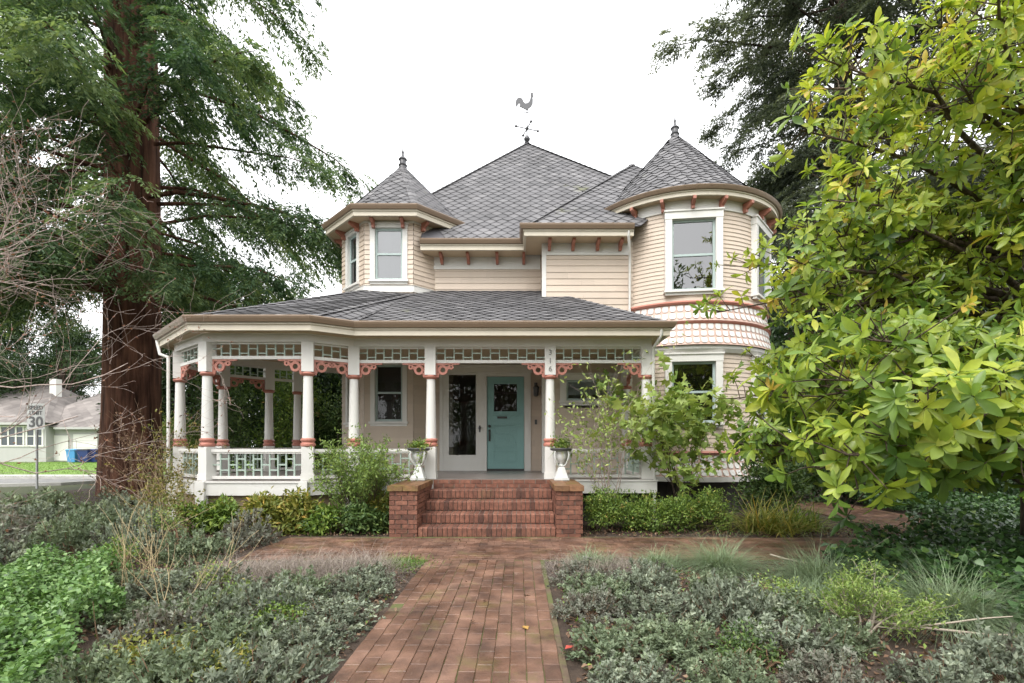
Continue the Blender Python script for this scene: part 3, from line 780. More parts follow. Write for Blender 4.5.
# beams, lattice friezes, railings, brackets between posts
beam_path = [(-4.7, 13.2)] + PV[::-1] + PO + [(2.5, 11.6)]
mb = MB(); mb.sweep(beam_path, [(-.09, ZB0), (.09, ZB0), (.09, ZB1 - .05), (.12, ZB1 - .04), (.12, ZB1 + .02), (-.09, ZB1 + .02)]); mb.build('porch_beam', M['white'], H)
def lattice(mb, O, u, L0, L1, z0, z1, pitch, two, bar=.022):
    n = max(2, int(round((L1 - L0) / pitch))); p = (L1 - L0) / n; h = z1 - z0
    for i in range(1, n): mb.obox(O, u, L0 + i * p - bar / 2, L0 + i * p + bar / 2, -.015, .015, z0, z1)
    for i in range(n):
        a, b = L0 + i * p + (bar / 2 if i else 0), L0 + (i + 1) * p - (bar / 2 if i < n - 1 else 0)
        hs = ((.5,), (.26, .76)) if two else ((.62,), (.24,))
        for f in hs[i % 2]: mb.obox(O, u, a, b, -.012, .012, z0 + h * f - bar / 2, z0 + h * f + bar / 2)
def scroll(O, u, sgn, L0):
    mb = MB(); d = (u[0] * sgn, u[1] * sgn, 0); n = (u[1], -u[0], 0)
    st = (O[0] + u[0] * L0 - n[0] * .02, O[1] + u[1] * L0 - n[1] * .02, 3.14)
    W = n; V = (0, 0, 1)
    mb.prism([(0, -.045), (.46, -.03), (.46, 0), (0, 0)], st, d, V, W, .04)
    mb.prism([(0, -.30), (.035, -.27), (.035, -.045), (0, -.045)], st, d, V, W, .04)
    def at(a, b): return (st[0] + d[0] * a, st[1] + d[1] * a, st[2] + b)
    mb.ring(at(.135, -.135), d, V, W, .05, .098, .04); mb.ring(at(.295, -.075), d, V, W, .018, .052, .04)
    mb.prism([(.20, -.075), (.26, -.05), (.26, -.11), (.21, -.15)], st, d, V, W, .036)
    mb.prism([(.03, -.19), (.07, -.20), (.05, -.28), (.03, -.29)], st, d, V, W, .036)
    mb.build('scroll_bracket', M['rose'], H)
chain = PV[::-1] + PO + [(2.5, 11.42)]
for a, b in zip(chain, chain[1:]):
    A = Vector(a); B = Vector(b); Lw = (B - A).length; u = (B - A) / Lw; u = (u.x, u.y); g = .10
    mb = MB(); mb.obox(a, u, g, Lw - g, -.03, .03, 3.14, 3.20); mb.obox(a, u, g, Lw - g, -.025, .025, 3.42, 3.449)
    fr = mb.build('frieze_rail', M['white'], H)
    mb = MB(); lattice(mb, a, u, g, Lw - g, 3.20, 3.42, .175, False); mb.build('lattice', M['lattice'], fr)
    if Lw > .7:
        scroll(a, u, 1, g); scroll(b, u, -1, -g)
    if not (a == PO[0]):
        mb = MB(); mb.obox(a, u, g, Lw - g, -.05, .05, 1.40, 1.455); mb.obox(a, u, g, Lw - g, -.035, .035, 1.37, 1.401)
        rl = mb.build('handrail', M['white'], H)
        mb = MB(); mb.obox(a, u, g, Lw - g, -.04, .04, .895, .95); mb.build('bottom_rail', M['white'], H)
        mb = MB(); lattice(mb, a, u, g, Lw - g, .95, 1.37, .155, True, .026); mb.build('lattice', M['lattice'], rl)
# ceiling and porch roof
ceil = [(2.7, 9.35), (2.7, 11.65), (XB + .01, 11.68), (XB + .01, YR - .01), (-2.2, YR - .01), (-2.62, 12.03), (-3.8, 12.03), (-4.67, 12.9), (-4.67, 13.6), (-5.95, 13.05), (-6.6, 12.55), (-7.3, 11.7), (-7.35, 10.1), (-5.95, 8.95), (-3.8, 8.95), (-3.15, 9.35)]
mb = MB(); mb.slab(ceil[::-1], 3.60, 3.62); mb.build('porch_ceiling', M['ceiling'], H)
PZ = 3.82
E = [(-4.66, 14.3), (-5.9, 13.45), (-6.75, 12.80), (-7.50, 11.85), (-7.48, 10.22), (-5.88, 8.74), (-3.72, 8.74), (-3.08, 9.16), (2.80, 9.16), (2.80, 11.5)]
eave(E, PZ + .01, False, .52)
def e3(i): return (*E[i], PZ)
tA = (-2.6, 12.05, 5.235); tB = (-3.8, 12.05, 5.32); tC = (-4.65, 12.9, 5.42); tD = (-4.65, 14.1, 5.42)
s_ = (5.45 - PZ) / (YR - 9.16); mz = lambda y: PZ + s_ * (y - 9.16)
hipT = (1.17, 11.7, mz(11.7))
polys = [[e3(7), (XB, 9.16, PZ), (XB, YR, mz(YR)), (-2.15, YR, mz(YR)), (-2.6, 12.05, mz(12.05))],
         [(XB, 9.16, PZ), e3(8), hipT, (XB, 11.7, mz(11.7))],
         [e3(8), (2.80, 11.7, PZ), hipT],
         [e3(6), e3(7), (-2.6, 12.05, mz(12.05))], [e3(5), e3(6), tA], [e3(5), tA, tB], [e3(4), e3(5), tB], [e3(4), tB, tC],
         [e3(3), e3(4), tC], [e3(2), e3(3), tC], [e3(1), e3(2), tC], [e3(0), e3(1), tC]]
sub3 = lambda a, b: tuple(p - q for p, q in zip(a, b))
roof_piece('porch_roof', polys, caps=[(e3(8), hipT), (e3(6), tA), (e3(5), tB), (e3(4), tC), (e3(3), tC), (e3(2), tC)], w=.28, e=.15, uds={5: sub3(tA, tB), 7: sub3(tB, tC)})
mb = MB(); mb.add([e3(7), (-2.6, 12.05, mz(12.05)), (-2.55, 12.1, mz(12.05) + .03), (-3.0, 9.14, PZ + .03)], [(0, 1, 2, 3)])
mb.build('valley_flashing', paint('rusty_flashing', (.22, .13, .09), .5, .5), H)
# downspouts
def pipe(pts, r, name='downspout'):
    mb = MB(); mb.tube(pts, r, 8); autosmooth(mb.build(name, M['white'], H), 60)
pipe([(2.66, 9.14, 3.70), (2.66, 9.14, 3.58), (2.60, 9.45, 3.42), (2.60, 9.50, 3.3), (2.63, 9.52, 1.0), (2.63, 9.52, .05)], .03)
pipe([(-7.52, 10.18, 3.70), (-7.50, 10.18, 3.60), (-7.40, 10.10, 3.40), (-7.22, 10.08, 3.34), (-7.20, 10.06, 3.2), (-7.20, 10.06, .05)], .032)
pipe([(2.50, 11.18, 6.42), (2.50, 11.18, 6.3), (2.60, 11.50, 6.05), (2.62, 11.58, 5.9), (2.62, 11.60, 4.65)], .03)
# --- entrance: door, sidelight, casing
mb = MB(); y0 = YR - .05
mb.box(-2.02, -1.94, y0, YR + .1, ZF, 3.36); mb.box(-.865, -.82, y0 - .005, YR + .1, ZF, 3.36); mb.box(.135, .30, y0, YR + .1, ZF, 3.36)
mb.box(-2.05, .33, y0 - .01, YR + .1, 3.36, 3.52); mb.box(-2.08, .36, y0 - .04, YR, 3.52, 3.56)
mb.box(-.82, .135, y0 + .02, YR + .1, 3.27, 3.36)
mb.build('door_casing', M['white'], H)
sd = MB()
gx0, gx1, gz0, gz1 = X(449, YR), X(476, YR), Z(455, YR), Z(375, YR)
sd.box(-1.94, gx0, YR - .03, YR + .03, ZF, 3.36); sd.box(gx1, -.865, YR - .03, YR + .03, ZF, 3.36); sd.box(gx0, gx1, YR - .03, YR + .03, ZF, gz0); sd.box(gx0, gx1, YR - .03, YR + .03, gz1, 3.36)
sd.box(gx0 - .04, gx1 + .04, YR - .042, YR - .03, gz0 - .04, gz0); sd.box(gx0 - .04, gx1 + .04, YR - .042, YR - .03, gz1, gz1 + .04)
sdo = sd.build('side_door', M['white'], H)
mb = MB(); mb.add([(gx0, YR - .005, gz0), (gx1, YR - .005, gz0), (gx1, YR - .005, gz1), (gx0, YR - .005, gz1)], [(0, 1, 2, 3)]); mb.build('glass_panel', M['glass2'], sdo)
mb = MB(); mb.lathe((-1.0, YR - .06, 1.92), [(.01, 0), (.035, .02), (.035, .05), (.01, .07)], 10); mb.box(-1.02, -.98, YR - .045, YR - .03, 1.85, 2.02); mb.build('handle', M['iron'], sdo)
dx0, dx1, dz1 = -.81, .125, 3.26; yd = YR - .01
mb = MB(); wx0, wx1, wz0, wz1 = -.64, -.05, 2.38, 3.08
mb.box(dx0, wx0, yd, yd + .05, ZF + .05, dz1); mb.box(wx1, dx1, yd, yd + .05, ZF + .05, dz1); mb.box(wx0, wx1, yd, yd + .05, wz1, dz1); pz = [(1.06, 1.36), (1.44, 1.70), (1.78, 2.02)]; zz0 = ZF + .05
for za, zb in pz + [(2.38, 2.38)]:
    mb.box(wx0, wx1, yd, yd + .05, zz0, za); zz0 = zb
    if zb > za: mb.box(wx0, wx1, yd + .018, yd + .05, za, zb); mb.box(wx0 + .035, wx1 - .035, yd + .003, yd + .018, za + .035, zb - .035)
for xa, xb, za, zb in ((wx0 - .05, wx0, wz0 - .05, wz1 + .05), (wx1, wx1 + .05, wz0 - .05, wz1 + .05), (wx0, wx1, wz0 - .05, wz0), (wx0, wx1, wz1, wz1 + .05)): mb.box(xa, xb, yd - .018, yd, za, zb)
mb.box(wx0 - .05, wx1 + .05, yd - .045, yd - .018, wz0 - .09, wz0 - .05)
do = mb.build('front_door', M['teal'], H)
mb = MB(); mb.box(dx0, dx1, yd - .03, yd + .06, ZF, ZF + .05); mb.build('threshold', M['black'], do)
mb = MB(); mb.add([(wx0, yd + .02, wz0), (wx1, yd + .02, wz0), (wx1, yd + .02, wz1), (wx0, yd + .02, wz1)], [(0, 1, 2, 3)]); mb.build('glass_panel', M['glass2'], do)
mb = MB(); mb.add([(wx0 - .03, yd + .045, wz0 - .03), (wx1 + .03, yd + .045, wz0 - .03), (wx1 + .03, yd + .045, wz1 + .03), (wx0 - .03, yd + .045, wz1 + .03)], [(0, 1, 2, 3)]); mb.build('curtain', paint('oxblood_curtain', (.035, .014, .012), .9, .3), do); mb = MB(); mb.box(dx0 + .035, dx0 + .085, yd - .02, yd, 1.62, 1.92); mb.tube([(dx0 + .06, yd - .02, 1.86), (dx0 + .06, yd - .07, 1.84), (dx0 + .06, yd - .07, 1.70), (dx0 + .06, yd - .02, 1.68)], .012, 6)
mb.lathe((dx0 + .06, yd - .05, 2.0), [(.01, -.035), (.035, -.01), (.035, .015), (.01, .04)], 10); mb.build('handle', M['black'], do)
mb = MB(); mb.box(-.55, -.30, yd - .05, yd - .027, 2.20, 2.25); mb.build('mail_slot', M['black'], do)
# porch lamp and house number
mb = MB(); lx, ly, lz = .43, YR - .02, 2.95
mb.box(lx - .04, lx + .04, ly - .03, ly + .02, lz - .02, lz + .16); mb.tube([(lx, ly - .03, lz + .1), (lx, ly - .12, lz + .14), (lx, ly - .14, lz + .06)], .012, 6)
mb.lathe((lx, ly - .14, lz - .2), [(.03, 0), (.065, .02), (.075, .2), (.085, .22), (.03, .29)], 8); mb.build('porch_lamp', M['iron'], H)
mb = MB(); mb.box(.40, .46, YR - .035, YR, 2.05, 2.17); mb.build('doorbell', M['iron'], H)
def text(s, size, name, mat, parent, loc, rot=(R(90), 0, 0), depth=.004, bold=.0):
    c = bpy.data.curves.new(name, 'FONT'); c.body = s; c.size = size; c.extrude = depth; c.align_x = 'CENTER'; c.align_y = 'CENTER'; c.offset = bold
    t = bpy.data.objects.new(name, c); COL.objects.link(t)
    dg = bpy.context.evaluated_depsgraph_get(); me = bpy.data.meshes.new_from_object(t.evaluated_get(dg)); me.name = name
    COL.objects.unlink(t); bpy.data.objects.remove(t)
    o = bpy.data.objects.new(name, me); COL.objects.link(o); me.materials.clear(); me.materials.append(mat)
    o.parent = parent; o.location = Vector(loc) - world_loc(parent); o.rotation_euler = rot
    return o
M['num'] = paint('weathered_number', (.20, .19, .18), .5, .3)
po = posts[PO[1]]
for ch, zz in (('3', 3.33), ('1', 3.17), ('6', 3.01)):
    text(ch, .145, 'house_number', M['num'], po, (.61, PY - .112, zz))
# --- brick stairs
mb = MB(); sx0, sx1 = -1.665, .604
for k in range(5):
    yk = 8.08 + .353 * k; z1 = .174 * (k + 1); z0 = z1 - .174
    if k < 4:
        n = 28; w = (sx1 - sx0) / n
        for i in range(n):
            t = min(1, max(0, rnd.gauss(.5, .2))); j = rnd.uniform(-.004, .004)
            a, b = sx0 + i * w + .006, sx0 + (i + 1) * w - .006; f = yk - .018 + j
            zt = z1 + rnd.uniform(-.003, .003); c = .014
            mb.add([(a, f + c * .3, z0 + .016), (b, f + c * .3, z0 + .016), (a, f, z0 + .03), (b, f, z0 + .03), (a, f, zt - c), (b, f, zt - c), (a, f + c, zt), (b, f + c, zt), (a, yk + .36, zt), (b, yk + .36, zt), (a, yk + .36, z0), (b, yk + .36, z0)],
                   [(0, 1, 3, 2), (2, 3, 5, 4), (4, 5, 7, 6), (6, 7, 9, 8), (0, 2, 4, 6, 8, 10), (1, 11, 9, 7, 5, 3)], 0, t)
        mb.box(sx0, sx1, yk + .006, yk + .37, max(0, z0 - .001 * k), z1 - .006, 1)
    else:
        for r in range(2):
            a = sx0 - (.1 if r else 0)
            while a < sx1:
                b = min(a + .2, sx1); a0 = max(a, sx0)
                if b - a0 > .03: mb.box(a0, b - .009, yk - .01 + rnd.uniform(-.003, .003), yk + .15, z0 + .012 + r * .078, z0 + .084 + r * .078, 0, min(1, max(0, rnd.gauss(.6, .15))))
                a += .209
        mb.box(sx0, sx1, yk + .003, yk + .14, .5, z1 - .008, 1)
st = mb.build('porch_stairs', [M['brick'], M['mortar']], H)
def brick_face(mb, O, u, Lw, z0, z1, th=.02):
    h = .073; n = int((z1 - z0) / h); h = (z1 - z0) / n
    for r in range(n):
        a = -(.105 if r % 2 else 0)
        while a < Lw:
            a0, b0 = max(0, a), min(Lw, a + .2)
            if b0 - a0 > .03: mb.obox(O, u, a0, b0 - (.009 if b0 < Lw else 0), -.01, th + rnd.uniform(-.003, .003), z0 + r * h + .005, z0 + (r + 1) * h - .005, 0, min(1, max(0, rnd.gauss(.5, .2))))
            a += .209
for x0, x1 in ((-2.127, -1.672), (.612, 1.045)):
    mb = MB(); ya, yb, zt = 8.03, 9.46, .78
    mb.box(x0 + .02, x1 - .02, ya + .02, yb, 0, zt, 1)
    brick_face(mb, (x0 + .0, ya + .02), (1, 0), x1 - x0, .0, zt); brick_face(mb, (x0 + .02, yb), (0, -1), yb - ya - .02, 0, zt); brick_face(mb, (x1 - .02, ya + .02), (0, 1), yb - ya - .02, 0, zt)
    pi_ = mb.build('stair_pier', [M['brick'], M['mortar']], H)
    mb = MB(); n = 6; w = (x1 - x0 + .05) / n
    yy = ya - .035
    while yy < yb - .02:
        for i in range(2):
            wl = (x1 - x0 + .05) / 2
            mb.box(x0 - .025 + i * wl, x0 - .025 + (i + 1) * wl - .008, yy, min(yy + .10, yb), zt, zt + .085 + rnd.uniform(-.003, .003), 0, rnd.random())
        yy += .108
    mb.box(x0 - .015, x1 + .015, ya - .02, yb, zt + .003, zt + .078, 0, .1)
    mb.build('pier_cap', M['cap'], pi_)

# ------------------------------------------------------------------ urns on the stair piers
def urn(x, y, label, lh):
    r = empty('urn_planter', (x, y, .872), label, 'urn', 'urns on the stair piers')
    mb = MB()
    mb.hexa([(x - .14, y - .14, .872), (x + .14, y - .14, .872), (x + .14, y + .14, .872), (x - .14, y + .14, .872), (x - .14, y - .14, .915), (x + .14, y - .14, .915), (x + .14, y + .14, .915), (x - .14, y + .14, .915)])
    mb.hexa([(x - .12, y - .12, .915), (x + .12, y - .12, .915), (x + .12, y + .12, .915), (x - .12, y + .12, .915), (x - .055, y - .055, 1.12), (x + .055, y - .055, 1.12), (x + .055, y + .055, 1.12), (x - .055, y + .055, 1.12)])
    mb.build('pedestal', M['urn'], r)
    mb = MB(); mb.lathe((x, y, 0), [(.045, 1.12), (.06, 1.14), (.035, 1.17), (.06, 1.21), (.11, 1.27), (.125, 1.34), (.115, 1.40)], 16)
    autosmooth(mb.build('bowl', M['urn'], r), 50)
    for k in range(4):
        d = dirn(45 + 90 * k); mb = MB()
        mb.tube([(x + d[0] * a, y + d[1] * a, z) for a, z in ((.06, 1.13), (.12, 1.17), (.175, 1.27), (.19, 1.36), (.165, 1.42))], [.016, .02, .02, .018, .02], 6)
        autosmooth(mb.build('scroll_arm', M['urn'], r), 60)
    mb = MB(); mb.lathe((x, y, 0), [(.13, 1.41), (.20, 1.43), (.215, 1.46), (.20, 1.475), (.19, 1.47)], 20)
    autosmooth(mb.build('rim', M['iron'], r), 40)
    p = VB(); n = 420
    P = np.stack([x + rng.normal(0, .09, n), y + rng.normal(0, .09, n), 1.47 + np.abs(rng.normal(0, .05, n)) * lh], 1)
    p.leaves(P, rdir(n, .7), rdir(n, 1), rng.uniform(.03, .07, n), rng.uniform(.02, .035, n), rng.uniform(0, 1, n), 'fold')
    n = 60; P = np.stack([x + rng.normal(0, .07, n), y + rng.normal(0, .07, n), np.full(n, 1.47)], 1)
    p.blades(P, rdir(n, .6), rng.uniform(.15, .3, n), .012, .6, rng.uniform(.3, 1, n))
    props(p.build('potted_plant', L['azalea'], r))
urn(-1.90, 9.28, 'weathered white urn of trailing green plants on the left stair pier', 1.2)
urn(.80, 9.28, 'weathered white urn with bushier plants on the right stair pier, under the house number post', 2.0)

# ------------------------------------------------------------------ street side: sign, neighbouring house, bins
SGN = (X(37, 17.0), 17.0)
sg = empty('speed_limit_sign', (SGN[0], SGN[1], 0), 'white speed limit 30 sign on a grey pole by the road at left', 'road sign')
mb = MB(); mb.tube([(SGN[0], SGN[1], 0), (SGN[0], SGN[1], 2.95)], .035, 8); mb.build('pole', M['iron'] if False else paint('galvanised_pole', (.38, .38, .38), .5, .3), sg)
mb = MB(); rr = []
for cx, cz, a0 in ((.26, .40, 0), (-.26, .40, 90), (-.26, -.40, 180), (.26, -.40, 270)):
    for q in (0, 30, 60, 90): rr.append((cx + .05 * math.cos(R(a0 + q)), cz + .05 * math.sin(R(a0 + q))))
mb.prism(rr, (SGN[0], SGN[1] - .04, 2.50), (1, 0, 0), (0, 0, 1), (0, 1, 0), .006)
pl = mb.build('sign_plate', paint('sign_white', (.62, .62, .60), .5, .3), sg)
sb = paint('sign_black', (.12, .12, .12), .5, .3)
text('SPEED', .19, 'lettering', sb, pl, (SGN[0], SGN[1] - .046, 2.80), bold=.004); text('LIMIT', .19, 'lettering', sb, pl, (SGN[0], SGN[1] - .046, 2.62), bold=.004)
text('30', .50, 'lettering', sb, pl, (SGN[0], SGN[1] - .046, 2.30), bold=.012)

NY = 42.0
nb = empty('neighbour_house', (-38, NY + 4, 0), 'low pale green house with grey roof across the lawn behind the road sign', 'house')
m_nw = paint('pale_green_wall', (.39, .385, .37), .7, .2); m_nr = tinted('grey_brown_shingle', [(0, (.17, .15, .14)), (1, (.30, .27, .25))], .85, .6, .4)
mb = MB()
mb.box(-50, X(46, NY), NY, NY + 10, 0, 3.3); mb.box(X(46, NY), -28.6, NY + .8, NY + 10, 0, 2.95); mb.build('wall', m_nw, nb)
mb = MB()
def gab(x0, x1, y0, y1, ze, zr, hip):
    ym = (y0 + y1) / 2
    A, B, C, D = (x0, y0, ze), (x1, y0, ze), (x1, y1, ze), (x0, y1, ze); r0, r1 = (x0 + hip, ym, zr), (x1 - hip, ym, zr)
    for p in ([A, B, r1, r0], [B, C, r1], [C, D, r0, r1], [D, A, r0]):
        mb.add(p, [tuple(range(len(p)))], 0, .5); tiles(mb, p, .9, .42, .03)
gab(-51, X(46, NY) + .5, NY - .6, NY + 10.6, 3.35, 7.3, 4.5); gab(-44, -27.8, NY + .2, NY + 10.4, 2.98, 6.4, 3.5)
mb.build('roof', m_nr, nb)
mb = MB(); mb.box(-51, X(46, NY) + .5, NY - .66, NY - .6, 3.18, 3.38); mb.box(X(46, NY) + .5, -27.8, NY + .14, NY + .2, 2.82, 3.0); mb.build('fascia', m_nw, nb)
mb = MB(); mb.box(-43.6, -43.0, NY + 3.5, NY + 4.1, 5.5, 7.6); mb.build('chimney', M['white'], nb)
def nwin(x0, x1, z0, z1, n):
    mb = MB(); y = NY
    mb.box(x0 - .12, x1 + .12, y - .06, y - .002, z1, z1 + .12); mb.box(x0 - .12, x1 + .12, y - .08, y - .002, z0 - .12, z0)
    for i in range(n + 1):
        xx = x0 + (x1 - x0) * i / n; mb.box(xx - .07, xx + .07, y - .058, y - .002, z0, z1)
    mb.box(x0, x1, y - .05, y - .03, (z0 + z1) / 2 - .04, (z0 + z1) / 2 + .04)
    w = mb.build('window', M['white'], nb)
    mb = MB(); mb.box(x0, x1, y - .02, y - .004, z0, z1); mb.build('pane', M['dpane'], w)
M['dpane'] = paint('dark_window_pane', (.06, .07, .08), .08, .1)
nwin(X(1, NY), X(24, NY), 1.45, 3.0, 3); nwin(X(27, NY), X(43, NY), 1.45, 3.0, 2); nwin(-48.5, -46, 1.45, 3.0, 2)
mb = MB(); yy = NY + .8; mb.box(X(54, yy), X(69, yy), yy - .08, yy - .002, .1, 2.3); mb.build('door', M['white'], nb)
mb = MB()
for i in range(4): mb.box(X(74, yy), X(98, yy), yy - .08, yy - .002, .1 + i * .58, .1 + i * .58 + .56)
mb.build('garage_door', M['white'], nb)
def bin_(x, y, w, mat, label, lidmat):
    r = empty('wheelie_bin', (x, y, 0), label, 'bin', 'bins by the neighbouring garage')
    mb = MB(); h = 1.05
    mb.hexa([(x - w * .42, y - .28, .06), (x + w * .42, y - .28, .06), (x + w * .42, y + .22, .06), (x - w * .42, y + .22, .06), (x - w / 2, y - .36, h), (x + w / 2, y - .36, h), (x + w / 2, y + .34, h), (x - w / 2, y + .34, h)])
    mb.box(x - w / 2 - .02, x + w / 2 + .02, y - .38, y + .36, h - .06, h); mb.build('bin_body', mat, r)
    mb = MB(); mb.hexa([(x - w / 2 - .03, y - .42, h + .003), (x + w / 2 + .03, y - .42, h + .003), (x + w / 2 + .03, y + .40, h + .003), (x - w / 2 - .03, y + .40, h + .003), (x - w / 2 + .03, y - .36, h + .07), (x + w / 2 - .03, y - .36, h + .07), (x + w / 2 - .03, y + .36, h + .10), (x - w / 2 + .03, y + .36, h + .10)])
    mb.build('lid', lidmat, r)
    for s in (-1, 1):
        mb = MB(); mb.tube([(x + s * (w * .42 - .05), y + .26, .11), (x + s * (w * .42 + .01), y + .26, .11)], .11, 12); mb.build('wheel', M['black'], r)
bl = paint('blue_plastic', (.06, .25, .50), .45, .15); nv = paint('navy_plastic', (.012, .03, .13), .45, .2)
bin_(X(74, 40.6), 40.6, .72, bl, 'light blue wheelie bin beside the white door of the pale green house', bl)
bin_(X(86, 40.6), 40.6, .85, nv, 'navy wheelie bin with a black lid in front of the white garage door', M['black'])
bin_(X(95, 40.9), 40.9, .7, nv, 'all-navy wheelie bin next to the redwood trunk', nv)

# ------------------------------------------------------------------ vegetation
def twigs(mb, p, d, ln, r, depth, spread=.6, up=.1, kids=(2, 4), tips=None, segs=4, k=5, wob=.13):
    p = Vector(p); d = Vector(d).normalized(); pts = [p.copy()]; rad = [r]
    for i in range(segs):
        d = (d + Vector((rnd.gauss(0, wob), rnd.gauss(0, wob), rnd.gauss(up * .4, wob * .85)))).normalized()
        p = p + d * ln / segs; pts.append(p.copy()); rad.append(max(.0016, r * (1 - .62 * (i + 1) / segs)))
    mb.tube(pts, rad, k if r > .008 else 4, cap=False)
    if tips is not None:
        for q in pts[1:]: tips.append((q.copy(), d.copy(), depth))
    if depth > 0:
        for _ in range(rnd.randint(*kids)):
            t = rnd.uniform(.25, 1.0); i = min(segs - 1, int(t * segs)); q = pts[i].lerp(pts[i + 1], t * segs - i)
            a = Vector((rnd.gauss(0, 1), rnd.gauss(0, 1), rnd.gauss(up, .8))).normalized()
            nd = (d + a * spread * 1.3).normalized()
            twigs(mb, q, nd, ln * rnd.uniform(.45, .75), rad[i] * rnd.uniform(.5, .75), depth - 1, spread, up, kids, tips, max(2, segs - 1), k, wob)

def conifer(name, label, loc, h, r0, tp=.8, fl=.35, *a_, **k_): return conifer_(name, label, loc, h, r0, *a_, tp=tp, fl=fl, **k_)
def conifer_(name, label, loc, h, r0, z_lo, z_hi, nb_, blen, lm, bark, droop=.35, rise=.25, spray=(.5, 1.0), nspray=20, nl=26, lf=(.07, .13), lw=.022, seed=1, tint0=.5, group=None, skip=None, hang=.55, tp=.8, fl=.35):
    g = np.random.default_rng(seed); root = empty(name, loc, label, 'tree', group); x0, y0, _ = loc
    mb = MB(); pts = []; rad = []
    for i in range(14):
        t = i / 13; pts.append((x0 + .12 * math.sin(t * 5), y0 + .1 * math.cos(t * 4), h * t)); rad.append(max(.03, r0 * (1 - t) ** tp * (1 + fl * math.exp(-t * 40))))
    mb.tube(pts, rad, 20); autosmooth(mb.build('trunk', bark, root), 80)
    mb = MB(); V = VB()
    for b in range(nb_):
        z = z_lo + (z_hi - z_lo) * ((b + g.uniform(0, 1)) / nb_) ** 1.45
        az = g.uniform(0, 2 * math.pi)
        if skip and skip(az, z): continue
        Ln = blen(z, az) * g.uniform(.7, 1.1); d = np.array([math.cos(az), math.sin(az), 0]); rr = rise * g.uniform(.2, 1.4); dd = droop * g.uniform(.6, 1.4)
        rt = r0 * (1 - z / h) ** tp
        base = np.array([x0, y0, z])
        f = lambda t: base + d[None, :] * (rt * .6 + Ln * t[:, None]) + np.array([0, 0, 1.0])[None, :] * (Ln * (rr * t - dd * t * t))[:, None]
        tt = np.linspace(0, 1, 6); bp = f(tt)
        bp[1:-1] += g.normal(0, .05 * Ln / 5, (4, 3))
        mb.tube([tuple(q) for q in bp], [max(.008, .02 * Ln * (1 - t * .85) * .55) for t in tt], 5, cap=False)
        ns = int(nspray * Ln / 5) + 3
        ts = g.uniform(.15, 1.02, ns) ** .75; sp = f(ts); sp += g.normal(0, .2, sp.shape) * np.array([1, 1, 1.1])
        side = np.where(g.uniform(size=ns) < .5, -1, 1) * g.uniform(.3, 1.4, ns)
        ca, sa = np.cos(az + side), np.sin(az + side)
        sd = np.stack([ca, sa, -hang * g.uniform(.3, 1.6, ns)], 1); sd = unit(sd)
        sl = g.uniform(*spray, ns) * (1.25 - .5 * ts)
        bt = np.clip(tint0 + g.normal(0, .16) + g.normal(0, .13, ns), 0, 1)
        u = g.uniform(0.02, 1, (ns, nl)); 
        P = sp[:, None, :] + sd[:, None, :] * (sl[:, None] * u)[:, :, None]
        P[:, :, 2] -= (.28 * sl[:, None] * u * u)
        s2 = unit(np.cross(sd, np.array([0, 0, 1.0]))); sg_ = np.where(g.uniform(size=(ns, nl)) < .5, -1, 1)
        wdt = (1 - .75 * u) * sl[:, None] * .34
        P += s2[:, None, :] * (sg_ * g.uniform(0, 1, (ns, nl)) * wdt)[:, :, None] + g.normal(0, .025, (ns, nl, 3))
        D = sd[:, None, :] * .75 + s2[:, None, :] * (sg_ * .8)[:, :, None] + g.normal(0, .3, (ns, nl, 3)) + np.array([0, 0, -.3])
        Nn = np.array([0, 0, 1.0]) + g.normal(0, .45, (ns, nl, 3))
        n = ns * nl
        V.leaves(P.reshape(-1, 3), D.reshape(-1, 3), Nn.reshape(-1, 3), g.uniform(*lf, n), lw * g.uniform(.7, 1.5, n), np.repeat(bt, nl) + g.normal(0, .12, n) + (u.reshape(-1) - .5) * .25, 'quad')
    mb.build('branches', bark, root, smooth=True); V.build('crown', lm, root)
    return root
def red_len(z, az):
    return (6.3 if z < 11 else 6.3 - (z - 11) * .24) * (1.0 + .18 * math.sin(3 * az + z))
conifer('redwood_tree', 'giant redwood with a thick red-brown trunk and drooping green sprays left of the porch', (X(128, 15), 15, 0), 33, .75, .25, .12, 6.0, 29, 165, red_len, L['redwood'], M['redwood'], .34, .20, (.6, 1.25), 52, 68, (.08, .17), .040, seed=3, hang=.75, tint0=.52)
conifer('cedar_tree', 'tall grey-green cedar with a dark trunk rising behind the round turret', (X(842, 21), 21, 0), 27, .75, .8, .3, 5, 26, 200, lambda z, a: (4.0 if (z < 17.8 and math.cos(a) < -.3) else 7.0) if z < 19 else 7.0 - (z - 19) * .5, L['cedar'], M['darkbark'],   .22, .22, (.55, 1.2), 54, 56, (.09, .18), .042, seed=5, tint0=.45, hang=.3)

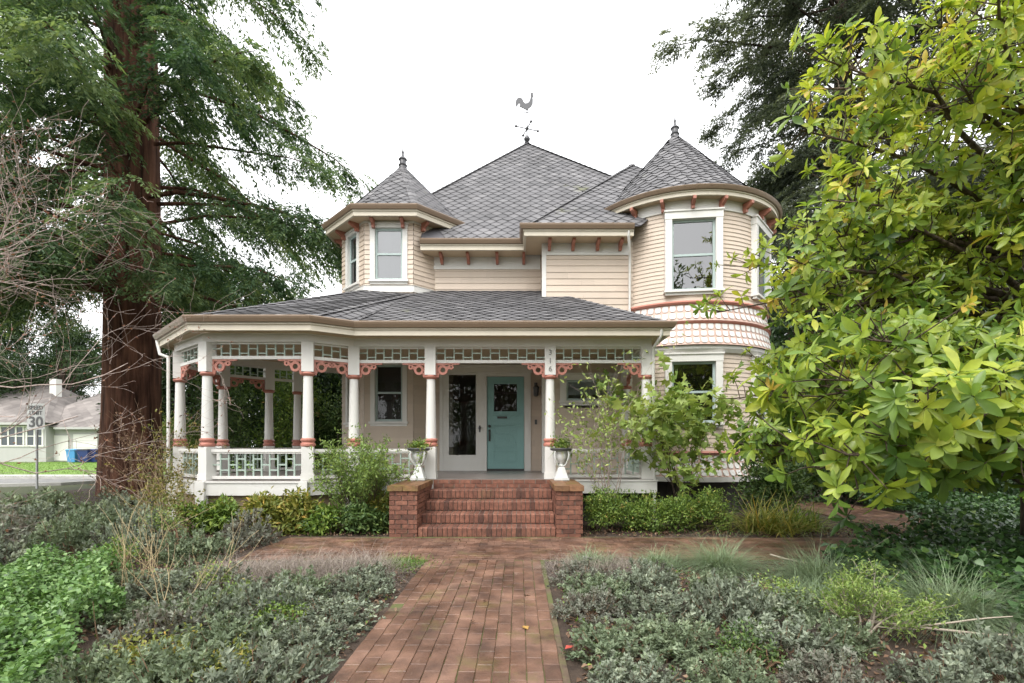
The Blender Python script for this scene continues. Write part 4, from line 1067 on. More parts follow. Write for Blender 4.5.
def bush(name, label, cat, loc, lobes, n, ll, lw, lm, stem=None, kind='fold', group=None, per=8, cs=.08, up=.35, nst=14, str_=.012, seed=0, surf=.55, tsd=.18, tm=.5, trunk=None, kindstuff=None, multi=True):
    g = np.random.default_rng(seed + 100); root = empty(name, loc, label, cat, group); lx, ly, lz = loc
    lob = np.array(lobes, float); wts = lob[:, 3] * lob[:, 4] * lob[:, 5]; wts = wts ** .75; wts /= wts.sum()
    nc = max(1, n // per); li = g.choice(len(lob), nc, p=wts)
    d = unit(g.normal(size=(nc, 3))); rad = g.uniform(0, 1, nc) ** (1 - surf)
    rad = rad * (1 + .12 * np.sin(d[:, 0] * 7 + d[:, 2] * 5 + li))
    C = lob[li, :3] + d * rad[:, None] * lob[li, 3:6]; C[:, 2] = np.maximum(C[:, 2], .03)
    ct = tm + g.normal(0, tsd, nc)
    P = np.repeat(C, per, 0) + g.normal(0, cs, (nc * per, 3)); P[:, 2] = np.maximum(P[:, 2], .02)
    D = np.repeat(d, per, 0) * .7 + unit(g.normal(size=(nc * per, 3))) * .9 + np.array([0, 0, up])
    Nn = np.repeat(d, per, 0) * .5 + np.array([0, 0, .8]) + g.normal(0, .4, (nc * per, 3))
    m = nc * per
    V = VB(); V.leaves(P + np.array(loc), D, Nn, g.uniform(*ll, m), g.uniform(*lw, m), np.repeat(ct, per) + g.normal(0, .14, m), kind)
    mb = MB()
    if trunk:
        th, tr = trunk
        mb.tube([(lx, ly, lz), (lx + .05, ly, lz + th * .5), (lx, ly + .04, lz + th)], [tr, tr * .8, tr * .6], 10)
        b0 = (lx, ly + .04, lz + th)
    for i in g.choice(nc, min(nst, nc), replace=False):
        c = C[i] + np.array(loc)
        if trunk: p0 = b0; r_ = trunk[1] * .3
        else: p0 = (lx + (c[0] - lx) * .2 + g.normal(0, .03), ly + (c[1] - ly) * .2, lz); r_ = str_
        mid = [(p0[k] + c[k]) / 2 + g.normal(0, .05) for k in range(3)]; mid[2] += .1 * (c[2] - p0[2])
        mb.tube([p0, mid, tuple(c)], [r_, r_ * .7, r_ * .25], 5, cap=False)
    mb.build('trunk' if trunk else 'stems', stem or M['bark'], root, smooth=True)
    f = V.build('crown' if trunk else 'foliage', lm, root)
    return root
# --- trees and hedges in the background
def bg(label, px, Y, h, w, lm, seed, n=16000, ll=(.16, .30), name='broadleaf_tree', lo=.18, group='trees behind the house', tm=.5):
    g = random.Random(seed); lobes = []
    for i in range(13):
        t = i / 12; zz = h * (lo + (1 - lo) * t * .92); ww = w * (.5 + .5 * math.sin(math.pi * min(1, .25 + t * .78)))
        lobes.append((g.uniform(-.6, .6) * ww, g.uniform(-.5, .5) * ww, zz, ww * g.uniform(.4, .6), ww * g.uniform(.4, .6), h * g.uniform(.09, .15)))
    return bush(name, label, 'tree', (X(px, Y), Y, 0), lobes, n, ll, (.06, .11), lm, M['darkbark'], group=group, per=14, cs=.28, nst=22, seed=seed, trunk=(h * .35, .18 + h * .012), surf=.45, tm=tm)
bg('dark evergreen close behind the porch pavilion, right of the redwood trunk', 195, 24, 11, 3.4, L['dark'], 21, 26000)
bg('dense dark evergreen seen through the porch pavilion posts', 262, 22, 8.5, 3.0, L['dark'], 22, 24000)
bg('yellow-green tree peeping over the porch roof left of the octagonal turret', 288, 34, 12.5, 3.2, L['yellow'], 23, 9000, tm=.45)
bg('tall dark tree at the far left edge, above the neighbouring roof', 8, 52, 17, 6, L['dark'], 24, 22000, (.3, .55))
bg('dark tree behind the neighbouring roof, left of the redwood trunk', 72, 56, 14, 5.5, L['dark'], 25, 22000, (.3, .55))
bg('rounded green tree beyond the lawn, seen between redwood and porch', 160, 50, 9, 4.0, L['mid'], 26, 12000, (.25, .45))
bg('dark leafy tree behind the right side of the house', 800, 19, 9.0, 3.6, L['dark'], 27, 20000, lo=.1)
bg('dark leafy tree far right behind the big-leaved tree', 985, 17, 8.0, 3.6, L['dark'], 28, 22000, lo=.08)
bg('mid-green tree at the right edge beyond the ivy bed', 1075, 21, 11, 4.0, L['mid'], 29, 18000, lo=.1)
bg('dark leafy tree filling the gap between the big-leaved tree and the round turret', 890, 25, 8.5, 3.6, L['dark'], 30, 20000, lo=.08)
bg('dark evergreen against the house wall behind the pavilion, right of the dense one', 335, 21, 6.0, 2.6, L['dark'], 31, 18000, lo=.06)
bg('dark evergreen left of the redwood trunk above the neighbouring garage', 60, 48, 15, 6, L['dark'], 35, 20000, (.3, .55))
for i, (x, y, h_, lab) in enumerate([(-9, -15, 11, 'unseen tree added for dark window reflections, leftmost behind the camera'), (-2.5, -19, 13, 'unseen tree added for dark window reflections, straight opposite the front door'), (5.6, -13, 14, 'unseen tree added for the window reflection, opposite the round turret'), (11, -19, 13, 'unseen tree added for dark window reflections, rightmost behind the camera')]):  # unseen trees added behind the camera to darken what the glass reflects
    bush('broadleaf_tree', lab, 'tree', (x, y, 0), [(rnd.uniform(-2, 2), rnd.uniform(-1, 1), h_ * q, 2.6, 2.2, h_ * .13) for q in (.1, .2, .35, .45, .6, .7, .85)], 9000, (.3, .5), (.14, .22), L['mid'], M['darkbark'], group='unseen trees added for window reflections', per=12, cs=.4, nst=14, seed=90 + i, trunk=(h_ * .3, .3))
for i, (px, Y, h, lm, lab) in enumerate([(228, 17.5, 4.2, L['mid'], 'bushy green shrub behind the pavilion, nearest the redwood'), (300, 18, 4.4, L['azalea'], 'lighter green shrub behind the pavilion, middle one'), (345, 19, 4.0, L['mid'], 'green shrub behind the pavilion, beside the house wall'), (180, 20, 2.6, L['pale'], 'pale green shrub beyond the pavilion railing at its left end')]):
    x = X(px, Y); lob = [(rnd.uniform(-.7, .7), rnd.uniform(-.5, .5), h * q, 1.0, .9, h * .2) for q in (.2, .38, .56, .7, .84)]
    bush('garden_shrub', lab, 'shrub', (x, Y, 0), lob, 5200, (.09, .17), (.04, .07), lm, M['bark'], per=10, cs=.16, seed=40 + i, group='shrubs behind the pavilion')
for i, (x, y, h, lab) in enumerate([(8.3, 15.6, 3.6, 'dark evergreen shrub between the round turret and the far end of the path'), (8.2, 12.8, 2.6, 'dark evergreen shrub beside the far end of the brick path at right'), (10.6, 12.0, 3.0, 'dark evergreen shrub right of the path, second from the round turret'), (13.2, 12.5, 3.2, 'dark evergreen shrub at the right edge behind the ivy')]):
    lob = [(rnd.uniform(-.9, .9), rnd.uniform(-.6, .6), h * q, 1.3, 1.0, h * .22) for q in (.2, .38, .56, .74, .86)]
    bush('evergreen_shrub', lab, 'shrub', (x, y, 0), lob, 5200, (.10, .18), (.045, .08), L['dark'], M['bark'], per=10, cs=.18, seed=50 + i, group='dark shrubs behind the ivy bed')

# --- big-leaved tree at right
mg = empty('magnolia_tree', (7.05, 6.6, 0), 'large tree with big glossy yellow-green leaves in whorls at the right edge', 'tree')
mb = MB(); V = VB(); g = np.random.default_rng(77); tcx, tcy = 7.05, 6.6
mb.tube([(tcx, tcy, 0), (tcx - .05, tcy, 1.2), (tcx + .05, tcy + .1, 3.0), (tcx, tcy, 5.5), (tcx - .1, tcy, 8)], [.22, .18, .15, .10, .04], 12)
limbs = []
for i in range(22):
    z = g.uniform(.9, 4.2); az = math.pi + g.uniform(-.42, .30); Ln = g.uniform(2.9, 4.0); d = np.array([math.cos(az), math.sin(az), 0])
    pts = [np.array([tcx, tcy, z]) + d * Ln * t + np.array([0, 0, 1]) * Ln * (.30 * t - .24 * t * t) + g.normal(0, .07, 3) * (t > 0) for t in np.linspace(0, 1, 6)]
    mb.tube([tuple(q) for q in pts], [.045 - .037 * t for t in np.linspace(0, 1, 6)], 6, cap=False); limbs.append(np.array(pts))
for (px_, py_, yy_) in [(790, 440, 5.2), (815, 470, 4.9), (845, 455, 4.6), (850, 490, 4.7), (880, 440, 4.4), (905, 415, 4.2), (930, 450, 4.3), (960, 430, 4.1), (990, 410, 3.9), (1005, 450, 4.2), (770, 395, 5.6), (800, 400, 5.2), (790, 260, 5.8), (835, 380, 4.8), (870, 340, 4.6), (830, 200, 5.4), (800, 130, 5.8), (825, 60, 5.6)]:
    tp_ = np.array([X(px_, yy_), yy_, Z(py_, yy_)]); st_ = np.array([tcx, tcy, max(.9, tp_[2] * .8)])
    pts = [st_ + (tp_ - st_) * t + np.array([0, 0, .5]) * math.sin(math.pi * t) * .6 + g.normal(0, .06, 3) * (0 < t < 1) for t in np.linspace(0, 1, 6)]
    mb.tube([tuple(q) for q in pts], [.045 - .037 * t for t in np.linspace(0, 1, 6)], 6, cap=False); limbs.append(np.array(pts))
for i in range(84):
    z = g.uniform(.8, 7.6); az = g.uniform(0, 2 * math.pi); 
    if i < 66: az = g.uniform(math.pi * .8, math.pi * 1.75)
    Ln = 3.25 * g.uniform(.6, 1.03) * (1.0 if z < 5 else 1 - (z - 5) * .14)
    d = np.array([math.cos(az), math.sin(az), 0]); pts = []
    for t in np.linspace(0, 1, 6):
        q = np.array([tcx, tcy, z]) + d * Ln * t + np.array([0, 0, 1]) * (Ln * (.55 * t - (.5 if z < 2.5 else .22) * t * t)) + g.normal(0, .06, 3) * (t > 0)
        pts.append(q)
    mb.tube([tuple(q) for q in pts], [.05 - .041 * t for t in np.linspace(0, 1, 6)], 6, cap=False); limbs.append(np.array(pts))
wc = []
for lp in limbs:
    m = int(g.integers(34, 46))
    for _ in range(m):
        t = g.uniform(.22, 1.0) ** .8 * 4.999; i = int(t); p = lp[i] + (lp[i + 1] - lp[i]) * (t - i)
        out = lp[-1] - lp[0]; out = out / np.linalg.norm(out)
        ax = unit(out * .7 + g.normal(0, .75, 3) + np.array([0, 0, .45]))
        l = g.uniform(.15, .55); e = p + ax * l
        mb.tube([tuple(p), tuple(p + ax * l * .5 + g.normal(0, .02, 3)), tuple(e)], [.009, .007, .005], 4, cap=False); wc.append((e, ax))
for e, ax in wc:
    n = int(g.integers(5, 13)); a = ax
    s1 = unit(np.cross(a, np.array([.3, .5, .8]))); s2 = np.cross(a, s1)
    q = np.arange(n) * 2.4 + g.uniform(0, 6); elev = g.uniform(-.15, .95, n)
    D = s1[None] * np.cos(q)[:, None] + s2[None] * np.sin(q)[:, None]
    D = D * np.cos(elev)[:, None] + a[None] * np.sin(elev)[:, None]; D[:, 2] -= g.uniform(0, .5) * g.uniform(.3, 1.2, n)
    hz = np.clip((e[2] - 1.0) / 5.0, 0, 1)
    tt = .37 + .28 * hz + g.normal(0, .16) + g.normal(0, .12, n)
    sz = g.uniform(.65, 1.2) * (1.22 if e[2] < 2.6 else 1.0)
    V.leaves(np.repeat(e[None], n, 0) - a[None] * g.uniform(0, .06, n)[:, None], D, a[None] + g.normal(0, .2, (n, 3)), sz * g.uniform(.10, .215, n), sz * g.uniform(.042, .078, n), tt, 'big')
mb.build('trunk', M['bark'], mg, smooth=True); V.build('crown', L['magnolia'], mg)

# --- bare twiggy tree at left
bt = empty('bare_tree', (-7.3, 5.4, 0), 'leafless tree with pale twigs and russet buds reaching in from the left edge', 'tree')
mb = MB(); tips = []
mb.tube([(-7.3, 5.4, 0), (-7.2, 5.4, 1.2), (-7.1, 5.45, 2.6), (-6.95, 5.5, 4.2), (-7.05, 5.6, 5.6)], [.10, .085, .065, .03, .008], 10)
for z, d, ln in [(1.8, (-1, .2, .5), 2.2), (2.3, (-.6, .9, .5), 2.2), (2.8, (-.8, -.6, .6), 2.0), (3.3, (-.2, 1, .6), 2.0), (3.8, (-1, .1, .8), 1.7), (4.2, (.2, -.9, .8), 1.5)]:
    twigs(mb, (-7.05, 5.47, z), d, ln, .02, 2, .8, .15, (4, 6), None, 8, 5, .2)
for (z, d, ln) in [(1.5, (1, .25, .22), 2.2), (1.9, (1, -.05, .22), 2.3), (2.2, (1, .35, .15), 3.1), (2.4, (1, .1, .25), 2.4), (2.7, (1, .3, .12), 2.7), (3.0, (1, 0, .18), 2.2), (3.3, (1, .4, .15), 2.4), (3.6, (1, .2, .3), 1.9), (3.9, (1, .1, .3), 1.7), (2.0, (1, .6, .1), 3.1), (2.9, (.9, .7, .1), 3.0), (1.4, (1, .5, .1), 2.6)]:
    twigs(mb, (-7.15, 5.42, z), d, ln * .8, .013, 3, .8, .10, (3, 5), tips, 8, 5, .24)
mb.build('branches', M['twig'], bt, smooth=True)
sel = [t for t in tips if t[2] <= 1]; rnd.shuffle(sel); sel = sel[:900]
V = VB(); P = np.array([tuple(t[0]) for t in sel for _ in range(2)]); D = np.array([tuple(t[1]) for t in sel for _ in range(2)]) + rng.normal(0, .4, (len(P), 3))
V.leaves(P, D, rdir(len(P)), rng.uniform(.02, .05, len(P)), rng.uniform(.012, .022, len(P)), rng.uniform(0, 1, len(P)), 'fold'); V.build('buds', L['bud'], bt)

# --- planting along the porch
def lob_round(w, d, h, k=6, seed=0):
    g = random.Random(seed); out = []
    for i in range(k): out.append((g.uniform(-.55, .55) * w, g.uniform(-.5, .5) * d, h * g.uniform(.3, .68), w * g.uniform(.4, .55), d * g.uniform(.4, .55), h * g.uniform(.26, .36)))
    return out
for i, (x, y, w, h, lab) in enumerate([(1.45, 8.62, .48, .84, 'rounded green azalea bush touching the right stair pier'), (2.12, 8.72, .5, .80, 'green azalea bush second from the right stair pier'), (2.75, 8.62, .5, .72, 'green azalea bush below the lobed-leaf shrub, left of the strap-leaf clump'), (3.38, 8.75, .42, .80, 'yellowish azalea bush beside the golden strap-leaf clump')]):
    bush('azalea_bush', lab, 'shrub', (x, y, 0), lob_round(w, .42, h, 7, i), 5200, (.035, .06), (.016, .026), L['azalea'], M['bark'], per=9, cs=.035, seed=60 + i, group='azaleas along the porch', surf=.6)
for i, (x, y, w, h, lm, lab) in enumerate([(-5.25, 8.55, .55, .62, L['azalea'], 'low yellow-green plant under the pavilion, at the porch corner'), (-4.55, 8.5, .5, .72, L['gold'], 'golden fern-like plant in front of the pavilion foundation, left one'), (-3.75, 8.45, .5, .70, L['gold'], 'golden fern-like plant in front of the pavilion foundation, right one'), (-3.2, 8.35, .42, .50, L['azalea'], 'bright green low plant before the pavilion, beside the golden ferns'), (-2.62, 8.4, .45, .50, L['mid'], 'dark leafy low plant just left of the left stair pier'), (-2.45, 8.9, .32, .75, L['gold'], 'yellowing leafy plant tucked against the left stair pier')]):
    bush('border_plant', lab, 'plant', (x, y, 0), lob_round(w, .38, h, 6, i + 9), 1900, (.07, .15), (.03, .05), lm, M['bark'], per=7, cs=.05, seed=70 + i, group='border plants in front of the pavilion', surf=.5, up=.1)
def airy(name, label, loc, h, w, nst, lm, leaf, lwid, per, seed, stem, kind='fold', tm=.6, lean=(0, 0)):
    rs = rnd.getstate(); rnd.seed(seed); g = np.random.default_rng(seed); r = empty(name, loc, label, 'shrub'); mb = MB(); tips = []
    for i in range(nst):
        a = rnd.uniform(0, 6.28); d = (math.cos(a) * w / h + lean[0], math.sin(a) * w / h * .7 + lean[1], 1)
        twigs(mb, (loc[0] + rnd.gauss(0, .06), loc[1] + rnd.gauss(0, .06), 0), d, h * rnd.uniform(.6, .95), .012, 2, .55, .15, (3, 5), tips, 5)
    mb.build('stems', stem, r, smooth=True)
    T = [t for t in tips if t[2] <= 1 and t[0].z > h * .22]; V = VB()
    P = np.repeat(np.array([tuple(t[0]) for t in T]), per, 0); P += g.normal(0, .03, P.shape); n = len(P)
    D = rdir(n, .1) + np.repeat(np.array([tuple(t[1]) for t in T]), per, 0) * .5
    V.leaves(P, D, rdir(n, 1.2), g.uniform(*leaf, n), g.uniform(*lwid, n), tm + g.normal(0, .2, n), kind); V.build('foliage', lm, r); rnd.setstate(rs)
    return r
airy('airy_shrub', 'airy pale green shrub in front of the porch railing left of the stairs', (-2.8, 8.8, 0), 1.2, .62, 20, L['pale'], (.045, .085), (.022, .036), 6, 5, M['bark'], tm=.35)
airy('slender_shrub', 'slender yellow-green shrub in front of the railing right of the stairs', (1.55, 9.1, 0), 2.2, .42, 8, L['pale'], (.06, .11), (.03, .05), 2, 6, M['twig'], tm=.7)
airy('fig_shrub', 'spreading shrub with large lobed leaves in front of the round turret base', (3.15, 9.15, 0), 2.3, 1.4, 6, L['fig'], (.13, .24), (.13, .23), 2, 8, M['darkbark'], 'lobed', .68)
# strap-leaf clump
def tuft(name, label, cat, x, y, n, ln, wd, bend, lm, spread=.12, up=.9, seed=0, group=None, tm=.5, seg=4):
    g = np.random.default_rng(seed + 300); V = VB()
    P = np.stack([x + g.normal(0, spread, n), y + g.normal(0, spread, n), np.full(n, .01)], 1)
    d = unit(g.normal(size=(n, 3))); d[:, 2] = np.abs(d[:, 2]) * .5 + up; d[:, :2] += (P[:, :2] - np.array([x, y])) * 1.5
    V.blades(P, d, g.uniform(*ln, n), g.uniform(*wd, n), g.uniform(*bend, n), tm + g.normal(0, .2, n), seg)
    o = V.build(name, lm, None, origin=(x, y, 0)); return props(o, label, cat, group)
tuft('strap_leaf_clump', 'golden clump of long strap leaves at the right end of the azaleas', 'plant', 4.35, 8.55, 260, (.55, 1.15), (.022, .04), (.1, .75), L['gold'], .20, .75, 1, tm=.55)
tuft('strap_leaf_clump', 'greener strap-leaf clump behind the golden one, below the big-leaved tree', 'plant', 5.05, 8.95, 170, (.5, .9), (.022, .04), (.1, .7), L['azalea'], .2, .8, 2, tm=.6)
bush('garden_shrub', 'dark green shrub behind the strap-leaf clumps at the base of the round turret', 'shrub', (5.0, 10.0, 0), lob_round(.8, .6, 1.5, 7, 4), 4200, (.06, .11), (.03, .05), L['mid'], M['bark'], per=9, cs=.08, seed=81)
for i, (x, y, n, l, lab) in enumerate([(2.45, 5.95, 1300, (.4, .8), 'blue-green fescue tuft at the cross path, left of the other big tufts'), (3.3, 5.35, 1500, (.4, .85), 'blue-green fescue tuft in the middle of the right bed'), (3.75, 4.25, 1900, (.45, .95), 'largest fescue tuft, sprawling beside the ivy at right'), (.95, 6.25, 700, (.2, .45), 'small pale fescue tuft at the corner of path and cross path'), (1.75, 6.15, 800, (.22, .5), 'small fescue tuft between the path corner and the larger tufts'), (2.95, 4.75, 800, (.25, .5), 'thin light-green grass tuft between the two larger fescues')]):
    tuft('fescue_tuft', lab, 'grass tuft', x, y, n, l, (.004, .009), (.2, .9), L['fescue'], .10, .7, 10 + i, 'fescue tufts in the right bed', tm=.5)
for i, (x, y, lab) in enumerate([(-1.95, 5.85, 'wispy purple-grey grass mound nearest the path in the left bed'), (-2.55, 5.75, 'wispy purple-grey grass mound in the middle, beside the cross path'), (-3.15, 5.6, 'wispy purple-grey grass mound farthest from the path')]):
    tuft('wispy_grass_mound', lab, 'grass tuft', x, y, 3400, (.12, .58), (.003, .006), (.2, 1.0), L['purple'], .22, .45, 30 + i, 'wispy grass mounds in the left bed')
tuft('grass_patch', 'bright green grass patch at the corner where the left bed meets the paths', 'grass tuft', -1.5, 6.2, 900, (.07, .16), (.006, .01), (.1, .6), L['grass'], .16, 1.0, 40)

# --- low grey-green mounds
def grey_proto(seed, purple=0):
    g = np.random.default_rng(seed); V = VB(); ns = 230
    d = unit(g.normal(size=(ns, 3))); d[:, 2] = np.abs(d[:, 2])
    tipc = d * np.array([.40, .40, .30]) * (g.uniform(.45, 1.08, ns)[:, None]) * (1 + .15 * np.sin(5 * d[:, :1] + 4 * d[:, 1:2]))
    st = .52 + g.normal(0, .2, ns)
    m = 17; u = g.uniform(.25, 1, (ns, m)) ** .35
    root = tipc * np.array([.6, .6, .25])
    P = root[:, None] + (tipc - root)[:, None] * u[:, :, None] + g.normal(0, .007, (ns, m, 3))
    ax = unit(tipc - root + np.array([0, 0, .02]))
    D = unit(g.normal(size=(ns, m, 3))) * 1.0 + ax[:, None] * .75 + np.array([0, 0, .15])
    n = ns * m
    V.leaves(P.reshape(-1, 3), D.reshape(-1, 3), rdir(n, .6), g.uniform(.028, .052, n), g.uniform(.015, .025, n), np.repeat(st, m) + g.normal(0, .10, n) + (u.reshape(-1) - .8) * .3, 'fold')
    f = V
    mb = MB()
    for i in range(0, ns, 4):
        a, b = root[i], tipc[i]; mb.tube([(a[0] * .3, a[1] * .3, 0), tuple(a), tuple(b)], [.006, .004, .002], 4, cap=False)
    return f, mb
protos = {}
def mound(x, y, s, label, group, k, sz=1.0):
    k = [0, 1, 2, 0, 3, 1, 4][k % 7]
    if k not in protos:
        V, mb = grey_proto(500 + k); r = empty('grey_shrub_mound', (0, 0, 0)); V.build('foliage', [L['grey'], L['grey2'], L['grey3'], L['grey'], L['grey2']][k], r); mb.build('stems', M['drybrown'], r); protos[k] = r; o = r
    else:
        src = protos[k]; o = src.copy(); COL.objects.link(o)
        for ch in src.children:
            c = ch.copy(); COL.objects.link(c); c.parent = o
    o.location = (x, y, 0); o.rotation_euler = (0, 0, rnd.uniform(0, 6.28)); o.scale = (s, s, s * sz)
    props(o, label, 'shrub', group)
ordn = ['first', 'second', 'third', 'fourth', 'fifth', 'sixth']
rows = ['row nearest the camera', 'second row from the camera', 'third row from the camera', 'fourth row from the camera', 'row by the cross path']
kk = 0
for r_, (y, xs) in enumerate([(3.05, [.72, 1.30, 1.92, 2.55, 3.15]), (3.65, [.70, 1.22, 1.95, 2.4]), (4.3, [.68, 1.25, 1.85, 2.4]), (4.95, [.76, 1.35, 1.95]), (5.45, [.75, 1.4])]):
    for i, x in enumerate(xs):
        mound(x + rnd.uniform(-.05, .05), y + rnd.uniform(-.1, .1), rnd.uniform(.7, 1.1), f'greyish shrub mound, {ordn[i]} from the path\'s right edge, {rows[r_]}', 'grey-green mounds in the right bed', kk, rnd.uniform(.7, 1.35)); kk += 1
for r_, (y, xs) in enumerate([(3.0, [-1.58, -2.1, -2.65]), (3.6, [-1.6, -2.15, -2.75]), (4.25, [-1.6, -2.15, -2.75, -3.35]), (4.9, [-1.62, -2.2, -2.85, -3.5]), (5.5, [-1.7, -3.75, -4.4])]):
    for i, x in enumerate(xs):
        mound(x + rnd.uniform(-.06, .06), y + rnd.uniform(-.1, .1), rnd.uniform(.75, 1.1), f'greyish shrub mound, {ordn[i]} from the path\'s left edge, {rows[r_]}', 'grey-green mounds in the left bed', kk, rnd.uniform(.65, 1.25)); kk += 1
for i, (x, y, s, z, lab) in enumerate([(-5.3, 6.6, 1.2, 1.5, 'tall grey-green shrub in the left bed, nearest the cross path'), (-6.3, 6.9, 1.5, 1.8, 'tall grey-green shrub left of the dry stalks'), (-7.4, 7.0, 1.6, 1.9, 'tall silver-grey shrub at the left edge behind the leafy cover'), (-6.6, 5.9, 1.4, 1.7, 'silver-grey shrub at the left edge, closest to the leafy cover'), (-8.3, 8.4, 1.7, 2.0, 'silver-grey shrub at the left edge, below the road sign'), (-7.1, 8.3, 1.5, 1.9, 'grey shrub in front of the dry brown stems'), (-9.6, 9.8, 1.9, 2.2, 'grey-green shrub by the road sign pole'), (-8.4, 10.4, 1.7, 2.0, 'grey-green shrub between sign pole and redwood trunk'), (-4.3, 6.5, 1.1, 1.4, 'grey-green shrub beside the left end of the cross path'), (-4.15, 7.5, 1.1, 1.6, 'grey-green shrub between the cross path end and the golden ferns'), (-5.9, 7.6, 1.3, 2.1, 'grey-green shrub below the pavilion corner post')]):
    mound(x, y, s, lab, 'tall grey shrubs at the left', i, z / s)
for i, (x, y, w, h, lm, lab) in enumerate([(-1.95, 4.05, .26, .30, L['azalea'], 'small bright green weedy plant among the left grey mounds, nearest the path'), (-2.45, 3.3, .28, .28, L['gold'], 'small yellowing plant low among the left grey mounds, nearest the camera'), (-1.85, 3.15, .22, .24, L['gold'], 'small yellow-leaved plant at the lower left edge of the path'), (-3.0, 4.9, .3, .34, L['pale'], 'pale green leafy plant between the straw stalks of the left bed'), (-2.6, 4.45, .28, .3, L['azalea'], 'bright green leafy plant beside the leaning straw stalks'), (1.6, 3.35, .24, .26, L['mid'], 'small dark green plant among the right grey mounds, nearest the camera'), (2.45, 4.7, .3, .3, L['pale'], 'pale green low plant left of the feathery plant in the right bed'), (-4.9, 5.9, .4, .5, L['azalea'], 'bright yellow-green plant among the tall grey shrubs at left'), (-5.2, 7.5, .5, .95, L['pale'], 'tall pale yellow-green plant in front of the pavilion corner post')]):
    bush('weedy_plant', lab, 'plant', (x, y, 0), lob_round(w, w, h, 5, i + 31), 800, (.022, .042), (.012, .02), lm, M['drybrown'], per=6, cs=.035, seed=170 + i, group='small leafy plants among the grey mounds', surf=.5)
for i, (x, y, lab) in enumerate([(.72, 5.95, 'tan wispy grass mound at the right corner of path and cross path'), (1.25, 5.95, 'tan wispy grass mound beside the small fescue tufts')]):
    tuft('wispy_grass_mound', lab, 'grass tuft', x, y, 1800, (.15, .38), (.003, .006), (.2, .9), L['purple'], .17, .5, 36 + i, 'wispy grass mounds by the right path corner')
# --- dry stems
def drystems(name, label, x, y, h, n, mat, seed, lean=.35, dep=1, heads=None):
    rs = rnd.getstate(); rnd.seed(seed); mb = MB(); tips = []
    r = empty(name, (x, y, 0), label, 'plant', 'dry stems in the left bed')
    for i in range(n):
        a = rnd.uniform(0, 6.28); twigs(mb, (x + rnd.gauss(0, .12), y + rnd.gauss(0, .12), 0), (math.cos(a) * lean, math.sin(a) * lean, 1), h * rnd.uniform(.5, 1.0), .0042, dep, .5, .2, (1, 3), tips, 5)
    mb.build('stems', mat, r, smooth=True)
    if heads:
        T = [t for t in tips if t[2] == 0][::2]; V = VB(); P = np.repeat(np.array([tuple(t[0]) for t in T]), 7, 0) + rng.normal(0, .03, (len(T) * 7, 3))
        V.leaves(P, rdir(len(P)), rdir(len(P)), .06, .035, rng.uniform(0, 1, len(P)), 'fold'); V.build('dry_leaves', heads, r)
    rnd.setstate(rs)
drystems('dry_hydrangea', 'tall tangle of dry brown stems in front of the redwood trunk', -7.6, 10.0, 1.9, 34, M['drybrown'], 1, .35, 1, L['litter'])
drystems('dry_hydrangea', 'straw-coloured tangle of stems at the left corner of the pavilion', -6.75, 9.4, 1.75, 30, M['straw'], 2, .3, 1, L['yellow'])
drystems('dry_hydrangea', 'dry stems with yellowing leaves before the pavilion corner post', -5.95, 8.4, 1.0, 26, M['straw'], 3, .35, 1, L['yellow'])
drystems('dry_stalks', 'upright straw stalks in the left bed, beside the leafy cover', -4.15, 5.3, 1.0, 16, M['straw'], 4, .3, 1)
drystems('dry_stalks', 'leaning straw stalks in the left bed, nearer the path', -3.1, 4.6, .8, 10, M['straw'], 5, .7, 1)
drystems('dry_stalks', 'single dry brown stalks at the edge of the leafy cover, nearest the camera', -2.85, 3.55, .6, 3, M['drybrown'], 6, .3, 0)
# feathery plant and fallen branches on the right
airy('feathery_plant', 'pale feathery low plant among the grey mounds at right, by the fallen branch', (2.75, 3.95, 0), .40, .24, 8, L['pale'], (.025, .05), (.008, .014), 7, 9, M['driftwood'], tm=.45)
mb = MB(); twigs(mb, (X(868, 3.9), 3.9, .14), (1, -.32, -.12), .95, .016, 1, .5, 0, (2, 3), None, 6, 5, .05); o = mb.build('fallen_branch', M['driftwood'], None, smooth=True, origin=(X(868, 3.9), 3.9, 0)); props(o, 'pale fallen branch lying below the largest fescue tuft', 'branch', 'fallen branches')
mb = MB(); twigs(mb, (X(770, 5.9), 5.9, .22), (1, -.55, -.14), .8, .012, 1, .5, 0, (1, 2), None, 5, 5, .05); o = mb.build('fallen_branch', M['driftwood'], None, smooth=True, origin=(X(770, 5.9), 5.9, 0)); props(o, 'thin pale branch lying across the cross path edge among the fescues', 'branch', 'fallen branches')
# --- ground covers (uncountable)
def cover(name, label, pts_fn, n, ll, lw, lm, hmin, hmax, kind, up=.8, tm=.5, stems=True):
    P, hh = pts_fn(n); n = len(P)
    V = VB(); Q = np.concatenate([P, (hh * rng.uniform(.35, 1.0, n))[:, None]], 1)
    V.leaves(Q, rdir(n, -.05) + np.array([0, -.35, 0]), rdir(n, up * 2) , rng.uniform(*ll, n), rng.uniform(*lw, n), tm + rng.normal(0, .22, n), kind)
    o = V.build(name, lm, None); return props(o, label, 'ground cover', kind='stuff')
def bumpy(x, y, f=2.2): return .5 + .25 * np.sin(x * f + 1.3) * np.cos(y * f * .9) + .25 * np.sin(x * f * 2.3 + y * f * 1.7)
def ivy_pts(n):
    x = rng.uniform(2.4, 15, n); y = rng.uniform(3.6, 13, n)
    ok = (x > .62 * y + .25 + .25 * np.sin(y * 3)) & (x < 1.25 * y + 1.5) & ~((x > 6.5) & (x < 8.4) & (y > 8.6)) & ~((x < 6.6) & (y > 7.2)) & ((y < 6.4) | (y > 7.2) | (x > 4.6))
    ok &= ~((x < 3.9) & (y < 4.6))
    x, y = x[ok], y[ok]; return np.stack([x, y], 1), .12 + .42 * bumpy(x, y)
